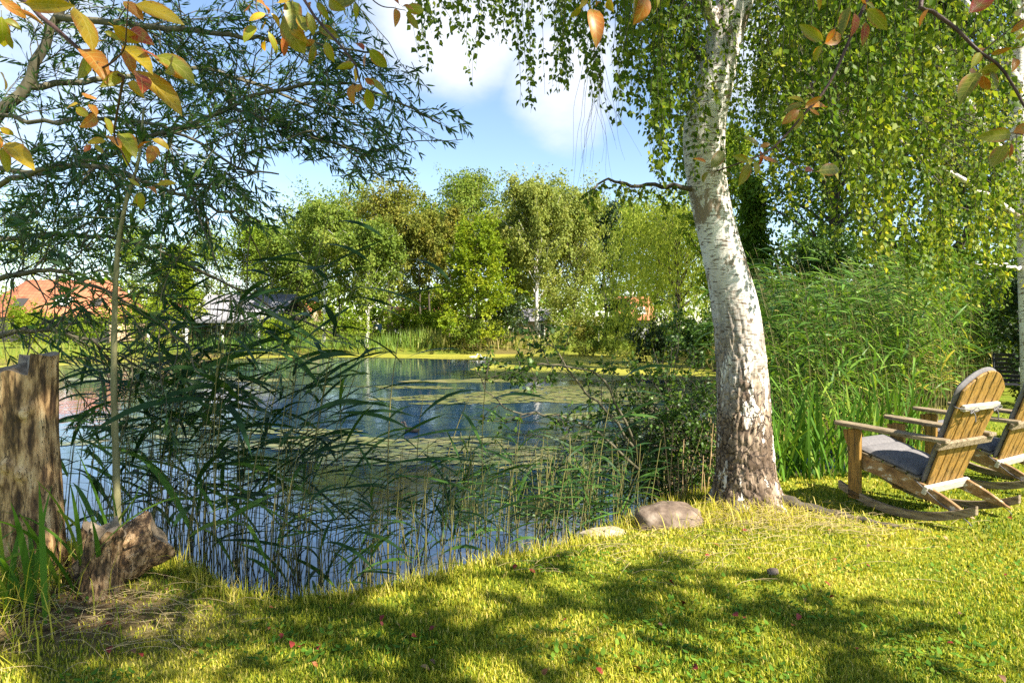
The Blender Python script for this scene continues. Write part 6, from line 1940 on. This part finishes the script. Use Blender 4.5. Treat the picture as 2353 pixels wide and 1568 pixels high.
# the two boughs beside the birch trunk
bough([CW(2.8, .3, 3.6), CW(2.0, 1.1, 3.2), P(2150, -250, 1.85), PP(cC(1320, 0), 1.8), PP(cC(1200, 250), 1.8), PP(cC(1100, 480), 1.8), PP(cC(1000, 640), 1.8), PP(cC(900, 750), 1.8), PP(cC(700, 970), 1.8), PP(cC(550, 1050), 1.8), PP(cC(300, 1140), 1.8)], .0055)
bough([PP(cC(700, 970), 1.8), PP(cC(790, 1060), 1.8), PP(cC(890, 1135), 1.8), PP(cC(990, 1140), 1.8)], .0018)
bough([PP(cC(1230, 200), 1.8), PP(cC(1120, 290), 1.8), PP(cC(1010, 290), 1.8)], .0018)
bough([CW(3.2, .2, 3.6), CW(2.6, 1.0, 3.1), P(2250, -180, 1.75), PP(cC(1680, 0), 1.7), PP(cC(1750, 80), 1.7), PP(cC(1900, 190), 1.68), PP(cC(2050, 340), 1.66), PP(cC(2200, 450), 1.64), PP(cC(2352, 700), 1.62), PP(cC(2500, 1000), 1.6)], .0075)
bough([PP(cC(2070, 350), 1.66), PP(cC(2200, 240), 1.66), PP(cC(2352, 120), 1.66)], .002)
bough([PP(cC(2500, 1000), 1.6), PP(cC(2352, 900), 1.6), PP(cC(2270, 890), 1.6)], .002)
LC = [((970, -20), (1000, 70), YEL), ((1225, -40), (1330, 30), ORA), ((1300, 20), (1385, 60), OLV), ((1190, 50), (1140, 215), OLV), ((1230, 90), (1215, 230), RED), ((1300, 150), (1285, 290), RED), ((1310, 60), (1445, 190), YGR), ((1020, 275), (870, 170), YGR), ((1030, 290), (1160, 220), ORA), ((1100, 190), (1030, 280), ORA),
      ((1015, 300), (935, 410), YGR), ((885, 690), (750, 700), OLV), ((890, 680), (790, 640), YGR), ((900, 720), (1045, 690), ORA), ((900, 700), (1000, 650), ORA), ((930, 720), (980, 780), ORA), ((860, 730), (775, 790), ORA), ((880, 730), (830, 860), YGR), ((585, 980), (520, 880), OLV), ((600, 975), (670, 950), ORA), ((600, 1000), (625, 1090), RED), ((275, 1110), (400, 970), OLV),
      ((240, 1080), (160, 1045), ORA), ((520, 1070), (430, 1035), YGR), ((530, 1080), (480, 1215), YGR), ((560, 1070), (615, 1140), YGR), ((620, 1050), (685, 1105), ORA), ((260, 1140), (180, 1215), OLV), ((350, 1140), (415, 1190), OLV), ((500, 1060), (560, 1005), YGR), ((900, 1135), (960, 1105), PNK), ((990, 1135), (1160, 1100), OLV), ((995, 1145), (1090, 1200), YGR), ((1080, 1120), (1160, 1175), YGR),
      ((1720, 60), (1640, 165), ORA), ((1990, 85), (2120, -20), PNK), ((2070, 340), (2085, 280), ORA), ((2060, 350), (2010, 440), YGR), ((2130, 360), (2250, 310), ORA), ((2050, 480), (1930, 660), OLV), ((2080, 500), (2080, 635), ORA), ((2060, 470), (2150, 440), YGR), ((2110, 460), (2200, 560), OLV), ((2265, 890), (2115, 900), YGR), ((2270, 950), (2300, 1045), RED), ((2230, 960), (2120, 1140), YGR),
      ((2280, 880), (2400, 840), ORA), ((2350, 310), (2260, 350), OLV), ((2290, 390), (2310, 430), ORA), ((2352, 130), (2300, 200), ORA), ((2360, 220), (2300, 270), YEL), ((2352, 20), (2310, 90), YEL), ((2340, 860), (2420, 800), OLV), ((2040, 500), (1960, 480), ORA)]
for b, t, c in LC: put_leaf(cC(*b), cC(*t), 1.78 + rng.normal() * .02 if b[0] < 1500 else 1.66 + rng.normal() * .02, c)

# ------------------------------------------------------------------ fallen leaves on the lawn
fm = []
for q, col in enumerate(((.20, .025, .018), (.30, .10, .03), (.28, .17, .06), (.14, .07, .035))):
    m = noise_mat('fallen_leaf', [(.3, tuple(c * .75 for c in col)), (.7, col)], 30, rough=.6)
    me = cherry_leaf(.7 + .2 * q, .3).copy(); me.materials.clear(); me.materials.append(m); fm.append(me)
FL = ['dark red fallen leaf on the mown lawn', 'orange fallen leaf on the mown lawn', 'tan curled fallen leaf on the mown lawn', 'brown dry fallen leaf on the mown lawn']
n = 0
while n < 90:
    py = rng.uniform(1160, 1560); px = rng.uniform(60, 2340)
    Y = CAMH * FPX / (py - 755); x = at(px, Y)
    if gz(x, Y) < -.03 or shore(np.array([x]), np.array([Y]))[0] < .12: continue
    q = int(rng.choice(4, p=[.4, .25, .15, .2]))
    o = link('fallen_leaf', fm[q]); s_ = rng.uniform(.022, .05)
    o.location = (x, Y, gz(x, Y) + .024); o.rotation_euler = (rng.normal() * .35, rng.normal() * .35, rng.uniform(0, 6.28)); o.scale = (s_, s_, s_)
    tag(o, FL[q], 'leaf', 'fallen leaves: ' + ('dark red', 'orange', 'tan', 'brown')[q]); n += 1
